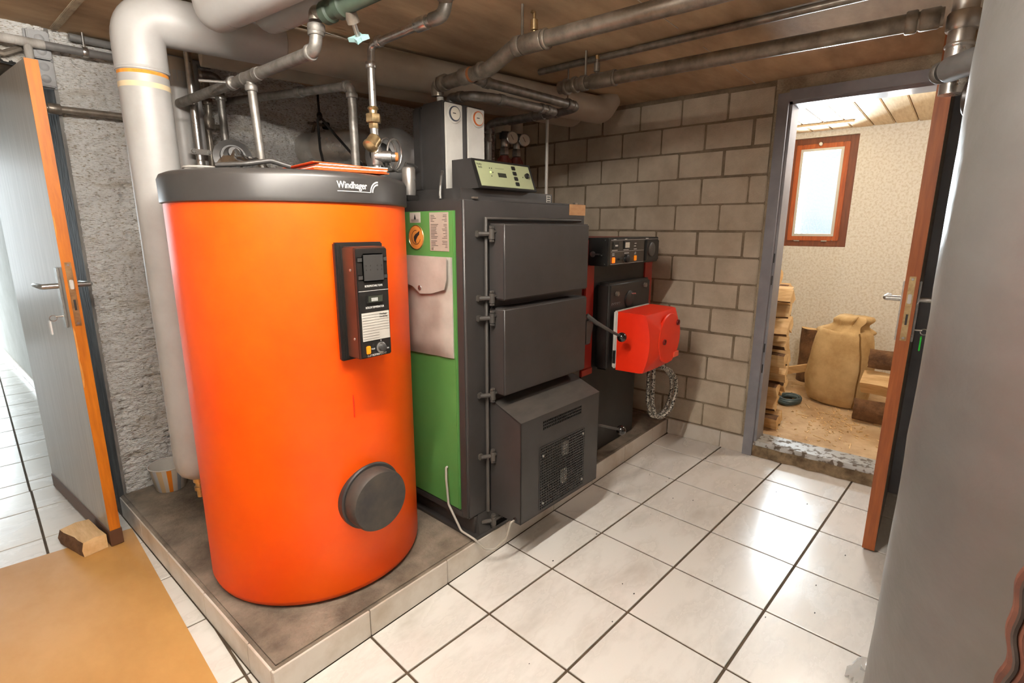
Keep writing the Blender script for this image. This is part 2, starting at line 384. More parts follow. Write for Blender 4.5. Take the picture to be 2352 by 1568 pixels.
# ------------------------------------------------------------------ block wall with doorway
XW = 2.6; DY0 = -0.485; DY1 = -1.215; DZ = 1.975
wr = struct('wall_right', G().box(2.606, 2.72, DY0 + .012, 1.52, 0.0, 2.05), m_mortar)
ch = 0.1485
bl = None
for k in range(14):
    z0 = 0.10 + (k - 1) * ch + .005; z1 = 0.10 + k * ch - .005
    if z0 > 2.04: continue
    z1 = min(z1, 2.045)
    off = 0.048 if (k - 1) % 2 == 0 else -0.098
    for n in range(-3, 7):
        y0 = off + (n - 1) * .2625 + .005; y1 = off + n * .2625 - .005
        y0 = max(y0, -0.452); y1 = min(y1, 1.5)
        if y1 - y0 < .03: continue
        isfull = abs((y1 - y0) - .2525) < 1e-4 and abs((z1 - z0) - (ch - .01)) < 1e-4
        if isfull and bl: 
            o = inst(bl, 'block', wr, Matrix.Translation((2.6 + random.uniform(0, .0025), (y0 + y1) / 2, z0)) @ Matrix.Rotation(random.uniform(-.004, .004), 4, 'Z'))
            continue
        g = G().box(-0.0, 0.03, y0, y1, z0, z1, .004, 2); bmesh.ops.translate(g.bm, vec=(2.6 + random.uniform(0, .0025), 0, 0), verts=g.bm.verts)
        o = obj('block', g, m_block, wr)
        if isfull:
            bl = o; me = o.data; sh = WM[o.name].translation.x - 2.6
            for v in me.vertices: v.co.x += sh
            o.location.x -= sh
struct('wall_right_jamb', G().box(2.598, 2.72, DY0 - .0, -0.456, 0.1, 2.05), m_lintel)
struct('wall_right_lintel', G().box(2.598, 2.72, -2.4, DY0, DZ, 2.05), m_lintel)
struct('wall_right_far', G().box(2.6, 2.72, -2.4, DY1, -0.1, DZ), m_lintel)
# steel door frame
fr = thing('door_frame', 'grey painted steel frame around the store room doorway', 'door frame', (2.6, -0.85, 0.0), kind='structure')
def jamb(ya, yb, s):
    g = G()
    prof = [(2.575, ya), (2.575, ya - s * .052), (2.600, ya - s * .052), (2.600, ya - s * .066), (2.735, ya - s * .066), (2.735, ya - s * .03), (2.62, ya - s * .03), (2.60, ya)]
    g.prism([(a, b, 0.0) for a, b in prof], (0, 0, DZ)); return g
obj('jamb', jamb(DY0 + .012, 0, 1), m_frame, fr); obj('jamb', jamb(DY1 - .012, 0, -1), m_frame, fr)
g = G(); g.prism([(2.575, DY0 - .04, DZ + .012), (2.575, DY0 - .04, DZ - .04), (2.60, DY0 - .04, DZ - .04), (2.60, DY0 - .04, DZ - .054), (2.735, DY0 - .04, DZ - .054), (2.735, DY0 - .04, DZ - .02), (2.6, DY0 - .04, DZ + .012)], (0, DY1 - DY0 + .08, 0))
obj('head', g, m_frame, fr)
for z in (.5, .62, 1.0, 1.12): obj('strike_slot', G().box(2.598, 2.6015, DY0 - .048, DY0 - .042, z, z + .05), m_black, fr)
sl = thing('door_sill', 'worn concrete sill with flaking grey paint under the store doorway', 'sill', (2.66, -.85, 0), kind='structure')
def jag(x0, x1, ya, yb, z0, z1, n, a):
    g = G(); rows = []
    for i in range(n + 1):
        y = ya + (yb - ya) * i / n; q = noise.noise(V((y * 14, 4, 2))) * a
        rows.append([g.bm.verts.new(p) for p in ((x0 + q, y, z0), (x0 + q * .6 + .004, y, (z0 + z1) / 2), (x0 + .012 + q * .4, y, z1), (x1, y, z1), (x1, y, z0))])
    for i in range(n): g.bridge(rows[i], rows[i + 1])
    g.bm.faces.new(list(reversed(rows[0]))); g.bm.faces.new(rows[-1]); return g
obj('sill_body', jag(2.585, 2.75, DY1, DY0, 0.0, .068, 40, .012), m_sillside, sl); obj('sill_top', jag(2.59, 2.75, DY1, DY0, .064, .088, 60, .007), m_sill, sl)
# skirting tiles under the block wall
sk = None
for y0, y1 in ((-0.335, -0.004), (-0.478, -0.339)):
    g = G().box(2.588, 2.606, y0, y1, 0.0, .098, .0015)
    if sk is None: sk = struct('baseboard_right', g, m_facetile)
    else: obj('tile', g, m_facetile, sk)

# ------------------------------------------------------------------ ceiling
cl = struct('ceiling', G().box(-1.9, 2.72, -2.4, 1.52, 2.05, 2.2), m_ceil)
for i, y in enumerate((-1.2, -.35, .72)):
    g = G(); 
    pts = [(-1.5 + k * .14, y + .004 * noise.noise(V((k * .9, y, 0))), 2.0497) for k in range(30) if 0.0 < noise.noise(V((k * .33, y * 5, 2))) + .25]
    for p in pts: g.box(p[0], p[0] + .15, p[1] - .0012, p[1] + .0012, 2.0485, 2.0505)
    obj('board_seam', g, m_label, cl, smooth=False)
struct('trim_1', G().box(0.035, 0.060, -1.5, 1.48, 2.043, 2.051, .002), m_lintel)
struct('wall_front', G().box(-1.9, 2.72, -2.5, -2.38, -.1, 2.1), m_white_wall)
struct('wall_left', G().box(-2.0, -1.88, -2.5, 2.1, -.1, 2.1), m_white_wall)
lp = thing('tube_lamp', 'long fluorescent tube lamp under the ceiling near the camera', 'lamp', (-.17, -.50, 1.99))
obj('housing', G().box(-.85, .51, -.535, -.465, 2.0, 2.05, .006), m_white, lp)
obj('tube', G().cyl((-.82, -.50, 1.978), (.48, -.50, 1.978), .014, n=16), mat('lit_tube', (255, 250, 240), emis=(255, 249, 240), es=TUBE_L), lp)
for x in (-.83, .49): obj('end_socket', G().box(x - .012, x + .012, -.53, -.47, 1.965, 2.002, .003), m_white, lp)

# ------------------------------------------------------------------ plinth
pl = thing('boiler_plinth', 'low concrete plinth faced with white tiles carrying the tank and boilers', 'plinth', (1.3, .75, 0))
g = G().box(0.012, 2.59, 0.012, 1.5, 0.0, 0.0993, .006)
for v in g.bm.verts:
    if v.co.z > .05: v.co.z -= .0
obj('slab', g, m_concrete, pl)
g = G(); g.tube([(0.012, 1.49, .086), (0.012, 0.012, .086), (2.58, 0.012, .086)], .012, n=8)
obj('mortar_edge', g, m_concrete, pl)
xs = [0.0, .318, .656, .99, 1.332, 1.672, 2.021, 2.371, 2.586]
for a, b in zip(xs, xs[1:]): obj('face_tile', G().box(a + .0015, b - .0015, 0.0, .012, 0.0, .094, .0012), m_facetile, pl)
ys = [0.0, .162, .499, .851, 1.188, 1.49]
for a, b in zip(ys, ys[1:]): obj('face_tile', G().box(0.0, .012, a + (.0135 if a == 0 else .0015), b - .0015, 0.0, .094, .0012), m_facetile, pl)

# ------------------------------------------------------------------ ochre lino sheet and the floor in front
mt_ = G(); c0 = V((-0.004, 1.333, 0.0)); e1 = V((-.077, -1.145, 0)).normalized(); e2 = V((-.42, .058, 0)).normalized()
mt_.prism([c0 + V((0, 0, .0005)), c0 + e1 * 1.75 + V((0, 0, .0005)), c0 + e1 * 1.75 + e2 * 1.15 + V((0, 0, .0005)), c0 + e2 * 1.15 + V((0, 0, .0005))], (0, 0, .0025))
solo('lino_sheet', mt_, m_lino, 'thin ochre lino sheet laid over the white floor tiles by the open door', 'floor mat', smooth=False)

# ------------------------------------------------------------------ orange storage tank
TX, TY, TR = 0.412, 0.455, 0.371
tk = thing('storage_tank', 'big orange hot water storage tank with black lid band on the plinth', 'tank', (TX, TY, .1))
obj('shell', G().lathe((TX, TY, .1), (0, 0, 1), [(.30, 0), (.345, .004), (TR - .006, .012), (TR, .03), (TR, 1.29)], 96, cap1=False), m_orange, tk, angle=60)
obj('base_ring', G().lathe((TX, TY, .1), (0, 0, 1), [(.33, 0), (.352, .001), (.352, .009), (.33, .01)], 64), m_black, tk)
lid = obj('lid', G().lathe((TX, TY, 1.372), (0, 0, 1), [(TR + .001, 0), (TR + .0075, .003), (TR + .0085, .012), (TR + .0075, .016), (TR + .0085, .07), (TR + .002, .083), (TR - .012, .089), (0.01, .092)], 96), m_band, tk, angle=50)
def bend_band(r, x_mid, z, k=1.0):
    a0 = math.asin((x_mid - TX) / r)
    def f(co):
        a = a0 + co.x / r
        rr = r + co.z
        return V((TX + rr * math.sin(a), TY - rr * math.cos(a), z + co.y))
    return f
RB = TR + .0088
text('Windhager', .027, None, m_inkwhite, tk, ext=.0006, bend=bend_band(RB, .352, 1.4145), sx=.8, bold=.00035)
def arcstrip(r0, r1, x0, z0, bend):
    g = G(); pr = None
    for i in range(13):
        a = PI - i * (PI / 2) / 12
        p = [g.bm.verts.new(bend(V((x0 + r * math.cos(a), z0 + r * math.sin(a), .0006)))) for r in (r0, r1)]
        if pr: g.bm.faces.new((pr[0], pr[1], p[1], p[0]))
        pr = p
    return g
bb = bend_band(RB, .352, 1.4145)
for r0, r1 in ((.0215, .026), (.029, .0335)): obj('logo_arc', arcstrip(r0, r1, .142, -.0085, bb), m_inkwhite, tk)
g = G(); pr = None
for i in range(17):
    p = [g.bm.verts.new(bb(V((i * .0068, z, .0006)))) for z in (-.0095, -.0075)]
    if pr: g.bm.faces.new((pr[0], p[0], p[1], pr[1]))
    pr = p
obj('logo_underline', g, m_inkwhite, tk)
# control panel on the tank
g = G().box(.322, .485, .064, .082, .914, 1.262, .004); cp = obj('thermostat_panel', g, m_black, tk, label='tall black thermostat panel with brown housing')
m_brownh = mat('brown_housing', (74, 46, 34), (58, 36, 28), rough=.4, scale=8)
obj('housing', G().box(.340, .452, 0.0, .066, .926, 1.250, .004), m_brownh, cp)
obj('inner_gasket', G().box(.331, .462, .058, .068, .920, 1.256, .004), m_black, cp)
fp = obj('face_plate', G().box(.338, .444, -.012, .0005, .930, 1.246, .003), m_black, cp)
for z in (1.185, .985): obj('screw', G().lathe((.3405, .022, z), (-1, 0, 0), [(.0045, 0), (.004, .002), (.001, .003)], 12), m_chrome, cp)
m_tim = mat('timer_grey', (58, 57, 56), rough=.4)
obj('timer_block', G().box(.356, .428, -.018, -.011, 1.152, 1.232, .004), m_tim, cp)
obj('timer_ear', G().box(.340, .442, -.0145, -.011, 1.208, 1.222, .002), m_tim, cp); obj('timer_ear', G().box(.340, .442, -.0145, -.011, 1.158, 1.172, .002), m_tim, cp)
for i in range(4):
    for j in range(2): obj('timer_hole', G().cyl((.366 + (.014 * i if i < 2 else .024 + .014 * i - .014 + .0), -.0176, 1.186 + .012 * j), (.366 + (.014 * i if i < 2 else .024 + .014 * i - .014), -.0184, 1.186 + .012 * j), .0022, n=10), m_ink, cp)
text('BOILERSCHALTUHR', .0085, FACE_Y(.392, -.0124, 1.137), m_inkwhite, cp, align='CENTER', sx=.8)
obj('divider_line', G().box(.340, .442, -.0128, -.0119, 1.1255, 1.1268), m_inkwhite, cp)
obj('temperature_window', G().box(.362, .422, -.0175, -.011, 1.088, 1.116, .003), m_black, cp)
obj('temperature_glass', G().box(.367, .417, -.0182, -.017, 1.092, 1.112, .001), m_lcd, cp)
for i in range(5): obj('temperature_mark', G().box(.378 + i * .0045, .3805 + i * .0045, -.0188, -.018, 1.096, 1.106), m_inkwhite, cp)
text('BOILERTEMPERATUR', .0085, FACE_Y(.392, -.0124, 1.075), m_inkwhite, cp, align='CENTER', sx=.8)
obj('rating_label', G().box(.344, .440, -.0135, -.0118, .980, 1.064, .001), m_label, cp)
for i in range(10): obj('label_line', G().box(.347, .402 if i < 3 else .437, -.0139, -.0134, .986 + i * .0078, .9866 + i * .0078), m_ink, cp)
text('Windhager', .0075, FACE_Y(.405, -.0136, 1.053), m_ink, cp, sx=.8); text('Zentralheizung', .0065, FACE_Y(.405, -.0136, 1.046), m_ink, cp, sx=.7)
obj('rocker_switch', G().box(.354, .368, -.0175, -.011, .942, .966, .002), m_amber, cp)
obj('pilot_hole', G().cyl((.380, -.0118, .967), (.380, -.0128, .967), .003, n=12), m_ink, cp)
obj('dial_ring', G().lathe((.406, -.0115, .955), (0, -1, 0), [(.0165, 0), (.0165, .003), (.013, .005)], 28), m_chrome, cp)
obj('dial_knob', G().lathe((.406, -.0155, .955), (0, -1, 0), [(.0115, 0), (.011, .011), (.008, .013)], 24), m_tim, cp)
text('MAX', .0065, FACE_Y(.372, -.0124, .952), m_inkwhite, cp, sx=.9); text('MIN', .0065, FACE_Y(.424, -.0124, .947), m_inkwhite, cp, sx=.9); text('0', .0065, FACE_Y(.405, -.0124, .974), m_inkwhite, cp)
text('ELEKTROTHERMOSTAT', .0085, FACE_Y(.391, -.0124, .9335), m_inkwhite, cp, align='CENTER', sx=.74)
# inspection cover
ic = obj('inspection_flange', G().lathe((.405, .118, .438), (0, -1, 0), [(.112, 0), (.112, .036), (.108, .040), (.09, .041)], 48), m_band, tk, label='round black inspection cover')
m_dust = mat('dusty_black_cover', (72, 66, 58), (52, 50, 49), rough=.55, scale=12, rvar=.15)
obj('cap', G().lathe((.402, .08, .438), (0, -1, 0), [(.099, 0), (.101, .004), (.101, .048), (.097, .055), (.09, .0565), (.003, .057)], 56), m_dust, ic)
# screw head on the shell and small dent mark
obj('paint_drip', G().tube([(.363, .0872, .795), (.3632, .0868, .77), (.3628, .087, .735), (.363, .0872, .722)], [.0014, .0024, .0016, .0022], n=8), mat('red_paint_drip', (236, 40, 6), rough=.35), tk)

# things lying on the tank lid (z 1.464)
ZL = 1.4645
fo = thing('document_folder', 'bright orange card folder with white papers lying on the tank lid', 'folder', (.47, .30, ZL))
def sheet(c, ax, bx, t, z, curl=0.0, n=6):
    g = G(); r0 = []; 
    for i in range(n + 1):
        u = i / n - .5
        r0.append([g.bm.verts.new(V(c) + V(ax) * u + V(bx) * w + V((0, 0, z + curl * (u + .5) ** 2 + dz))) for w, dz in ((-.5, 0), (.5, 0), (.5, t), (-.5, t))])
    for i in range(n): g.bridge(r0[i], r0[i + 1])
    g.bm.faces.new(list(reversed(r0[0]))); g.bm.faces.new(r0[-1]); return g
ax, bx = V((.235, -.03, 0)), V((.04, .30, 0))
obj('cover', sheet((.455, .27, ZL), ax, bx, .002, .0005, .002), m_folder, fo)
for k in range(4): obj('paper', sheet((.452 + .004 * k, .27, ZL), ax * (.98 - .02 * k), bx * .97, .0028, .0035 + k * .0042, .003), m_paper if k in (1, 3) else m_folder, fo)
obj('cover', sheet((.455, .275, ZL), ax, bx, .002, .021, -.008), m_folder, fo)
bg_ = G(); rows = []
for i in range(17):
    r = []
    for j in range(17):
        u, v = i / 16 - .5, j / 16 - .5
        h = .05 * max(0, 1 - (u * u + v * v) * 3.4) * (1 + .9 * noise.noise(V((u * 6, v * 6, 1)))) + .012 * noise.noise(V((u * 18, v * 18, 4)))
        r.append(bg_.bm.verts.new((.235 + u * .15, .40 + v * .17, ZL + .003 + max(h, 0))))
    rows.append(r)
for i in range(16):
    for j in range(16):
        if ((i - 7.5) / 8) ** 2 + ((j - 7.5) / 8) ** 2 < .92 + .2 * noise.noise(V((i, j, .5))): bg_.bm.faces.new((rows[i][j], rows[i + 1][j], rows[i + 1][j + 1], rows[i][j + 1]))
bmesh.ops.delete(bg_.bm, geom=[v for v in bg_.bm.verts if not v.link_faces], context='VERTS')
solo('plastic_bag', bg_, m_film, 'crumpled clear plastic bag beside the orange folder on the tank lid', 'bag')
solo('rubber_hose', G().tube([(.13, .325, ZL + .009), (.19, .275, ZL + .014), (.25, .25, ZL + .026), (.30, .235, ZL + .012)], .007, n=10, fil=.03), m_band, 'short grey rubber hose lying on the tank lid in front of the plastic bag', 'hose')
fl = thing('pump_flange', 'round black flange with a metal hub standing on the back of the tank lid', 'flange', (.30, .62, ZL))
d = V((-.25, -.93, .25))
obj('disc', G().lathe((.30, .62, ZL + .064), d, [(.058, 0), (.060, .004), (.060, .014), (.040, .018), (.038, .026)], 36), m_black, fl)
obj('hub', G().lathe((.30, .62, ZL + .064), d, [(.030, .018), (.030, .035), (.018, .04), (.018, .06)], 24), m_black, fl); obj('hub_ring', G().lathe((.30, .62, ZL + .064), d, [(.0345, .017), (.0345, .024), (.031, .026)], 28), m_chrome, fl)
obj('foot', G().cyl((.30, .62, ZL + .0005), (.30, .62, ZL + .04), .02), m_black, fl)
solo('cord_coil', G().tube([(.175 + .045 * math.cos(t), .575 + .04 * math.sin(t), ZL + .006 + .0016 * t) for t in [k * .5 for k in range(30)]], .0035, n=6), m_wrap, 'small coil of frayed grey cord on the tank lid by the black flange', 'cord')

# ------------------------------------------------------------------ green and anthracite wood boiler
BM = Matrix.Translation((.80, .03, .1)) @ Matrix.Rotation(math.radians(-2), 4, 'Z')
def BG(): return G(BM)
bo = thing('wood_boiler', 'tall anthracite wood boiler with green side panel and two front doors', 'boiler', BM.translation[:], math.radians(-2))
g = BG(); g.prism([(.006, -.026, 0), (.735, -.026, 0), (.735, .80, 0), (.006, .80, 0)], (0, 0, .012)); g.prism([(.03, .0, .012), (.72, 0, .012), (.72, .8, .012), (.03, .8, .012)], (0, 0, .07))
obj('skid_base', g, m_anth, bo)
g = BG(); g.prism([(.035, -.024, .008), (.10, -.024, .008), (.10, .0, .085), (.05, .0, .085)], (0, .02, 0)); obj('foot_gusset', g, m_anth, bo)
obj('casing', BG().box(.004, .735, .004, .85, .078, 1.303, .006), m_anth, bo)
obj('front_frame', BG().box(0, .735, 0, .05, .078, 1.305, .009, 3), m_anth, bo)
obj('side_rail', BG().box(-.002, .012, .03, .845, .080, .110, .003), m_anth, bo)
obj('side_panel', BG().box(-.003, .006, .052, .845, .112, 1.263, .002), m_green, bo, label='plain green enamelled side panel')
obj('side_panel_edge', BG().box(-.004, .006, .046, .052, .112, 1.263, .001), m_green, bo)
obj('hinge_rod', BG().tube([(.1, -.008, .085), (.1, -.008, 1.236), (.685, -.008, 1.236)], .0085, n=10), m_anth2, bo)
def door(z0, z1, nm):
    d = obj(nm, BG().box(.116, .645, -.086, -.004, z0, z1, .006, 3), m_anth, bo); return d
door(.945, 1.219, 'upper_door'); d2 = door(.582, .914, 'lower_door')
obj('door_gap_panel', BG().box(.13, .69, -.02, .0, .55, 1.2), m_black, bo)
hz = [1.182, .952, .878, .580, .330, .05]
h0 = None
for z in hz:
    if h0 is None:
        g = BG(); g.box(.055, .075, -.012, .004, z - .012, z + .012, .003); g.tube([(.062, -.008, z), (.085, -.02, z), (.103, -.032, z)], .008, n=8)
        g.cyl((.104, -.034, z - .018), (.104, -.034, z + .018), .011); g.hexa((.104, -.034, z + .023), (0, 0, 1), .010, .008); g.hexa((.104, -.034, z - .024), (0, 0, 1), .010, .008)
        g.box(.102, .146, -.046, -.034, z + .004, z + .013, .0015); g.box(.138, .146, -.050, -.030, z + .002, z + .015, .0015)
        h0 = obj('hinge', g, m_anth2, bo); hz0 = z; h0m = WM[h0.name].copy()
    else: inst(h0, 'hinge', bo, Matrix.Translation((0, 0, z - hz0)) @ h0m)
# fan cover with grilles
xa, xb, yf = .115, .641, -.169
g = BG()
side = [(-.002, .079), (yf, .079), (yf, .494), (-.02, .552), (-.002, .552)]
for x in (xa, xb - .004): g.prism([(x, y, z) for y, z in side], (.004, 0, 0))
g.prism([(xa, yf, .494), (xa, -.02, .552), (xa, -.02, .548), (xa, yf + .003, .490)], (xb - xa, 0, 0))
g.box(xa, xb, yf, -.002, .079, .083)
V1 = (.246, .506, .430, .468); V2 = (.234, .526, .098, .357)
for x0, x1, z0, z1 in ((xa, V2[0], .079, .494), (V2[1], xb, .079, .494), (V2[0], V2[1], .079, V2[2]), (V2[0], V2[1], V2[3], V1[2]), (V2[0], V2[1], V1[3], .494), (V2[0], V1[0], V1[2], V1[3]), (V1[1], V2[1], V1[2], V1[3])):
    g.box(x0, x1, yf, yf + .003, z0, z1)
fc = obj('fan_cover', g, m_anth, bo, smooth=False)
obj('cover_top_sheet', (lambda q: (q.prism([(xa, yf - .0006, .4945), (xa, -.02, .5525), (xa, -.02, .5535), (xa, yf - .0006, .4957)], (xb - xa, 0, 0)), q)[1])(BG()), m_anth2, fc, smooth=False)
obj('cover_interior', BG().box(.2, .56, -.06, -.052, .09, .48), m_black, fc)
def mesh_grid(x0, x1, z0, z1, y, p, w):
    g = BG(); n = int((x1 - x0) / p)
    for i in range(n + 1): x = x0 + (x1 - x0) * i / n; g.box(x - w / 2, x + w / 2, y, y + .0012, z0, z1)
    n = int((z1 - z0) / p)
    for i in range(n + 1): z = z0 + (z1 - z0) * i / n; g.box(x0, x1, y - .0004, y + .0008, z - w / 2, z + w / 2)
    return g
o = obj('lower_grille', mesh_grid(V2[0] - .006, V2[1] + .006, V2[2] - .004, V2[3] + .004, yf - .0022, .0112, .0034), m_anth, fc, smooth=False); o['kind'] = 'stuff'
o = obj('upper_grille', mesh_grid(*V1[:2], V1[2], V1[3], yf + .001, .0105, .0028), m_anth, fc, smooth=False); o['kind'] = 'stuff'
for x, z in ((.246, .324), (.518, .336), (.248, .119), (.519, .123)): obj('screw', BG().lathe((x, yf - .002, z), (0, -1, 0), [(.0055, 0), (.005, .003), (.0015, .0042)], 12), m_chrome, fc)
obj('terminal_block', BG().box(.392, .432, -.160, -.152, .272, .332, .002), m_paper, fc); obj('terminal_block', BG().box(.388, .428, -.160, -.152, .145, .205, .002), m_paper, fc)
obj('fan_motor', BG().lathe((.31, -.06, .28), (0, -1, 0), [(.05, 0), (.05, .03), (.02, .045)], 24), m_black, fc)
obj('cable_grommet', BG().lathe((xa, -.142, .092), (-1, 0, 0), [(.010, 0), (.010, .003), (.006, .006)], 16), m_black, fc)
# latches, levers, stickers
obj('latch_bracket', BG().box(.648, .69, -.082, -.028, .690, .805, .006), m_anth2, bo); obj('latch_hook', BG().prism([(.690, -.07, .80), (.725, -.07, .775), (.70, -.07, .69), (.690, -.07, .70)], (0, .012, 0)), m_anth2, bo)
lv = obj('lever', BG().tube([(.655, -.08, .825), (.70, -.10, .79), (.80, -.125, .735), (.855, -.135, .71)], [.011, .010, .007, .006, ], n=8), m_anth2, bo); obj('lever_ball', BG().sphere((.868, -.137, .702), .0235), m_ball, lv)
lv = obj('lever', BG().tube([(.645, -.125, .322), (.69, -.15, .318), (.75, -.185, .295), (.785, -.195, .282)], .006, n=8), m_anth2, bo); obj('lever_ball', BG().sphere((.798, -.197, .275), .0235), m_ball, lv)
obj('paper_sticker', BG().box(.614, .733, -.0012, .0005, 1.257, 1.303, .0004), mat('orange_brown_sticker', (206, 158, 108), (190, 138, 88), rough=.6, scale=18, stretch=(1, 1, 5)), bo)
obj('top_latch_stub', BG().box(.655, .675, .0, .012, 1.304, 1.31), m_iron, bo); obj('top_latch_stub', BG().box(.05, .072, .0, .012, 1.304, 1.31), m_iron, bo)
tc = obj('top_cover', BG().box(.133, .70, .16, .845, 1.303, 1.353, .004), m_anth, bo)
obj('top_cover_tag', BG().box(.655, .685, .1588, .1602, 1.312, 1.347), m_label, tc)
for i in range(3): obj('tag_line', BG().box(.66, .68, .158, .159, 1.318 + i * .010, 1.322 + i * .010), m_ink, tc)
obj('badge', BG().box(-.0042, -.0028, .233, .297, 1.222, 1.260, .0002), m_label, bo)
g = BG(); g.prism([(-.0048, .265 + .006 * a, 1.243 + .011 * b) for a, b in ((0, 1), (.8, -.2), (1, -.9), (-1, -.9), (-.8, -.2))], (.0004, 0, 0)); obj('badge_emblem', g, m_ink, bo)
for z in (1.234, 1.230, 1.226): obj('badge_line', BG().box(-.0047, -.0041, .243, .288, z - .0008, z + .0006), m_ink, bo)
LB = mat('leaf_badge', (220, 150, 70), (206, 134, 58), rough=.4, scale=10)
lb = obj('leaf_badge', BG().lathe((-.0028, .262, 1.168), (-1, 0, 0), [(.046, 0), (.046, .0012), (.043, .0018)], 40), LB, bo)
obj('badge_rim', BG().tube([(-.0046, .262 + .0445 * math.cos(t), 1.168 + .0445 * math.sin(t)) for t in [k * 2 * PI / 36 for k in range(36)]], .0016, n=6, closed=True), m_brass, lb)
lf = [(0.000, -.030), (-.002, -.014), (.010, .004), (.020, .012), (.024, .030), (.010, .022), (-.004, .014), (-.014, .002), (-.012, -.016)]
g = BG(); g.prism([(-.0052, .262 - a * .95, 1.168 + b * .8) for a, b in lf], (.0006, 0, 0)); obj('leaf', g, m_ink, lb)
obj('leaf_swirl', BG().tube([(-.005, .262 - .026 * math.cos(t), 1.168 + .026 * math.sin(t)) for t in [PI * .45 + k * .2 for k in range(24)]], .0009, n=5), m_ink, lb)
rp = obj('rating_plate', BG().box(-.0045, -.0028, .074, .180, 1.120, 1.258, .0006), mat('brown_grey_rating_plate', (172, 160, 144), (160, 148, 136), rough=.5, scale=10), bo)
random.seed(3)
for i in range(22):
    if i in (5, 16): continue
    z = 1.248 - i * .0054; a = random.uniform(.012, .042)
    obj('plate_line', BG().box(-.0049, -.0044, .172 - a, .172, z - .0010, z + .0006), m_ink, rp)
    obj('plate_value', BG().box(-.0049, -.0044, .082, .082 + random.uniform(.008, .03), z - .0010, z + .0006), m_ink, rp)
text('CE', .010, BM @ FACE_X(-.0049, .172, 1.124), m_ink, rp)
# pouch on the side panel
po = thing('document_pouch', 'grey plastic document pouch with a press stud on the green boiler side', 'pouch', (BM @ V((-.01, .19, .73)))[:], math.radians(-2))
g = BG(); rows = []
nU, nV = 16, 22
for i in range(nU + 1):
    r = []
    for j in range(nV + 1):
        u, v = i / nU, j / nV
        y = .330 - u * .272; z = .722 + v * .378 + (.012 * (u - .5) if v < .5 else 0)
        edge = min(u, 1 - u, v * 1.2, (1 - v) * 1.2) * 2
        d = .004 + .017 * min(1, edge * 3) * (1 - .6 * v) + .004 * noise.noise(V((u * 4, v * 6, 2)))
        if v > .78: d += .003
        r.append(g.bm.verts.new((-.0045 - d, y, z)))
    rows.append(r)
for i in range(nU):
    for j in range(nV): g.bm.faces.new((rows[i][j], rows[i + 1][j], rows[i + 1][j + 1], rows[i][j + 1]))
bord = [rows[i][0] for i in range(nU + 1)] + [rows[nU][j] for j in range(1, nV + 1)] + [rows[i][nV] for i in range(nU - 1, -1, -1)] + [rows[0][j] for j in range(nV - 1, 0, -1)]
back = [g.bm.verts.new((-.0042, v.co.y, v.co.z)) for v in bord]
g.bridge(bord, back); g.bm.faces.new(back)
obj('sleeve', g, m_pouch, po, angle=60)
g = BG(); pts = [(.325, 1.098), (.060, 1.100), (.062, 1.02), (.075, .985), (.15, .965), (.215, .960), (.26, .985), (.325, 1.0)]
g.prism([(-.0315, y, z) for y, z in pts], (.0022, 0, 0)); obj('flap', g, m_pouch, po)
obj('press_stud', BG().lathe((-.0315, .216, .982), (-1, 0, 0), [(.010, 0), (.009, .002), (.004, .004)], 18), m_chrome, po); obj('stud_centre', BG().cyl((-.0352, .216, .982), (-.0362, .216, .982), .003, n=10), m_ink, po)
solo('power_cable', G().tube([BM @ V(p) for p in ((-.0065, .111, .277), (-.014, .112, .274), (-.018, .108, .23), (-.016, .10, .12), (-.013, .03, .03), (.0, -.032, .014), (.03, -.058, -.03), (.060, -.085, -.036), (.082, -.125, .02), (.090, -.142, .0915), (.1072, -.142, .0915))], .0046, n=8, fil=.02), m_cable, 'thin grey power cable looping from the green panel to the fan cover', 'cable')
# pump group
pg = thing('pump_group', 'black insulated pump group with two white dial panels on top of the boiler', 'pump group', (BM @ V((.335, .45, 1.353)))[:], math.radians(-2))
obj('insulation_shell', BG().box(.216, .455, .352, .488, 1.3537, 1.706, .008), m_anth, pg); obj('rear_shell', BG().box(.216, .455, .490, .552, 1.3537, 1.700, .010), m_anth, pg)
for x0, x1, cx, nm, rm in ((.227, .321, .270, 'blue', mat('dark_dial_ring', (60, 66, 78), rough=.4)), (.350, .449, .404, 'red', mat('orange_dial_ring', (206, 104, 46), rough=.4))):
    p = obj('dial_panel', BG().box(x0, x1, .344, .353, 1.3535, 1.698, .003), m_white, pg)
    obj('bezel', BG().lathe((cx + .004, .345, 1.658), (0, -1, 0), [(.037, 0), (.036, .004), (.030, .006)], 32), m_white, p)
    obj('dial_ring', BG().lathe((cx + .002, .340, 1.658), (0, -1, 0), [(.029, 0), (.029, .005), (.025, .006)], 32), rm, p)
    obj('dial_face', BG().cyl((cx + .002, .3345, 1.658), (cx + .002, .3330, 1.658), .025), m_dial, p)
    obj('needle', BG().box(cx - .012, cx + .004, .3318, .3328, 1.657, 1.660), m_ink, p)
obj('white_union', BG().cyl((.275, .43, 1.706), (.275, .43, 1.735), .014), m_white, pg)
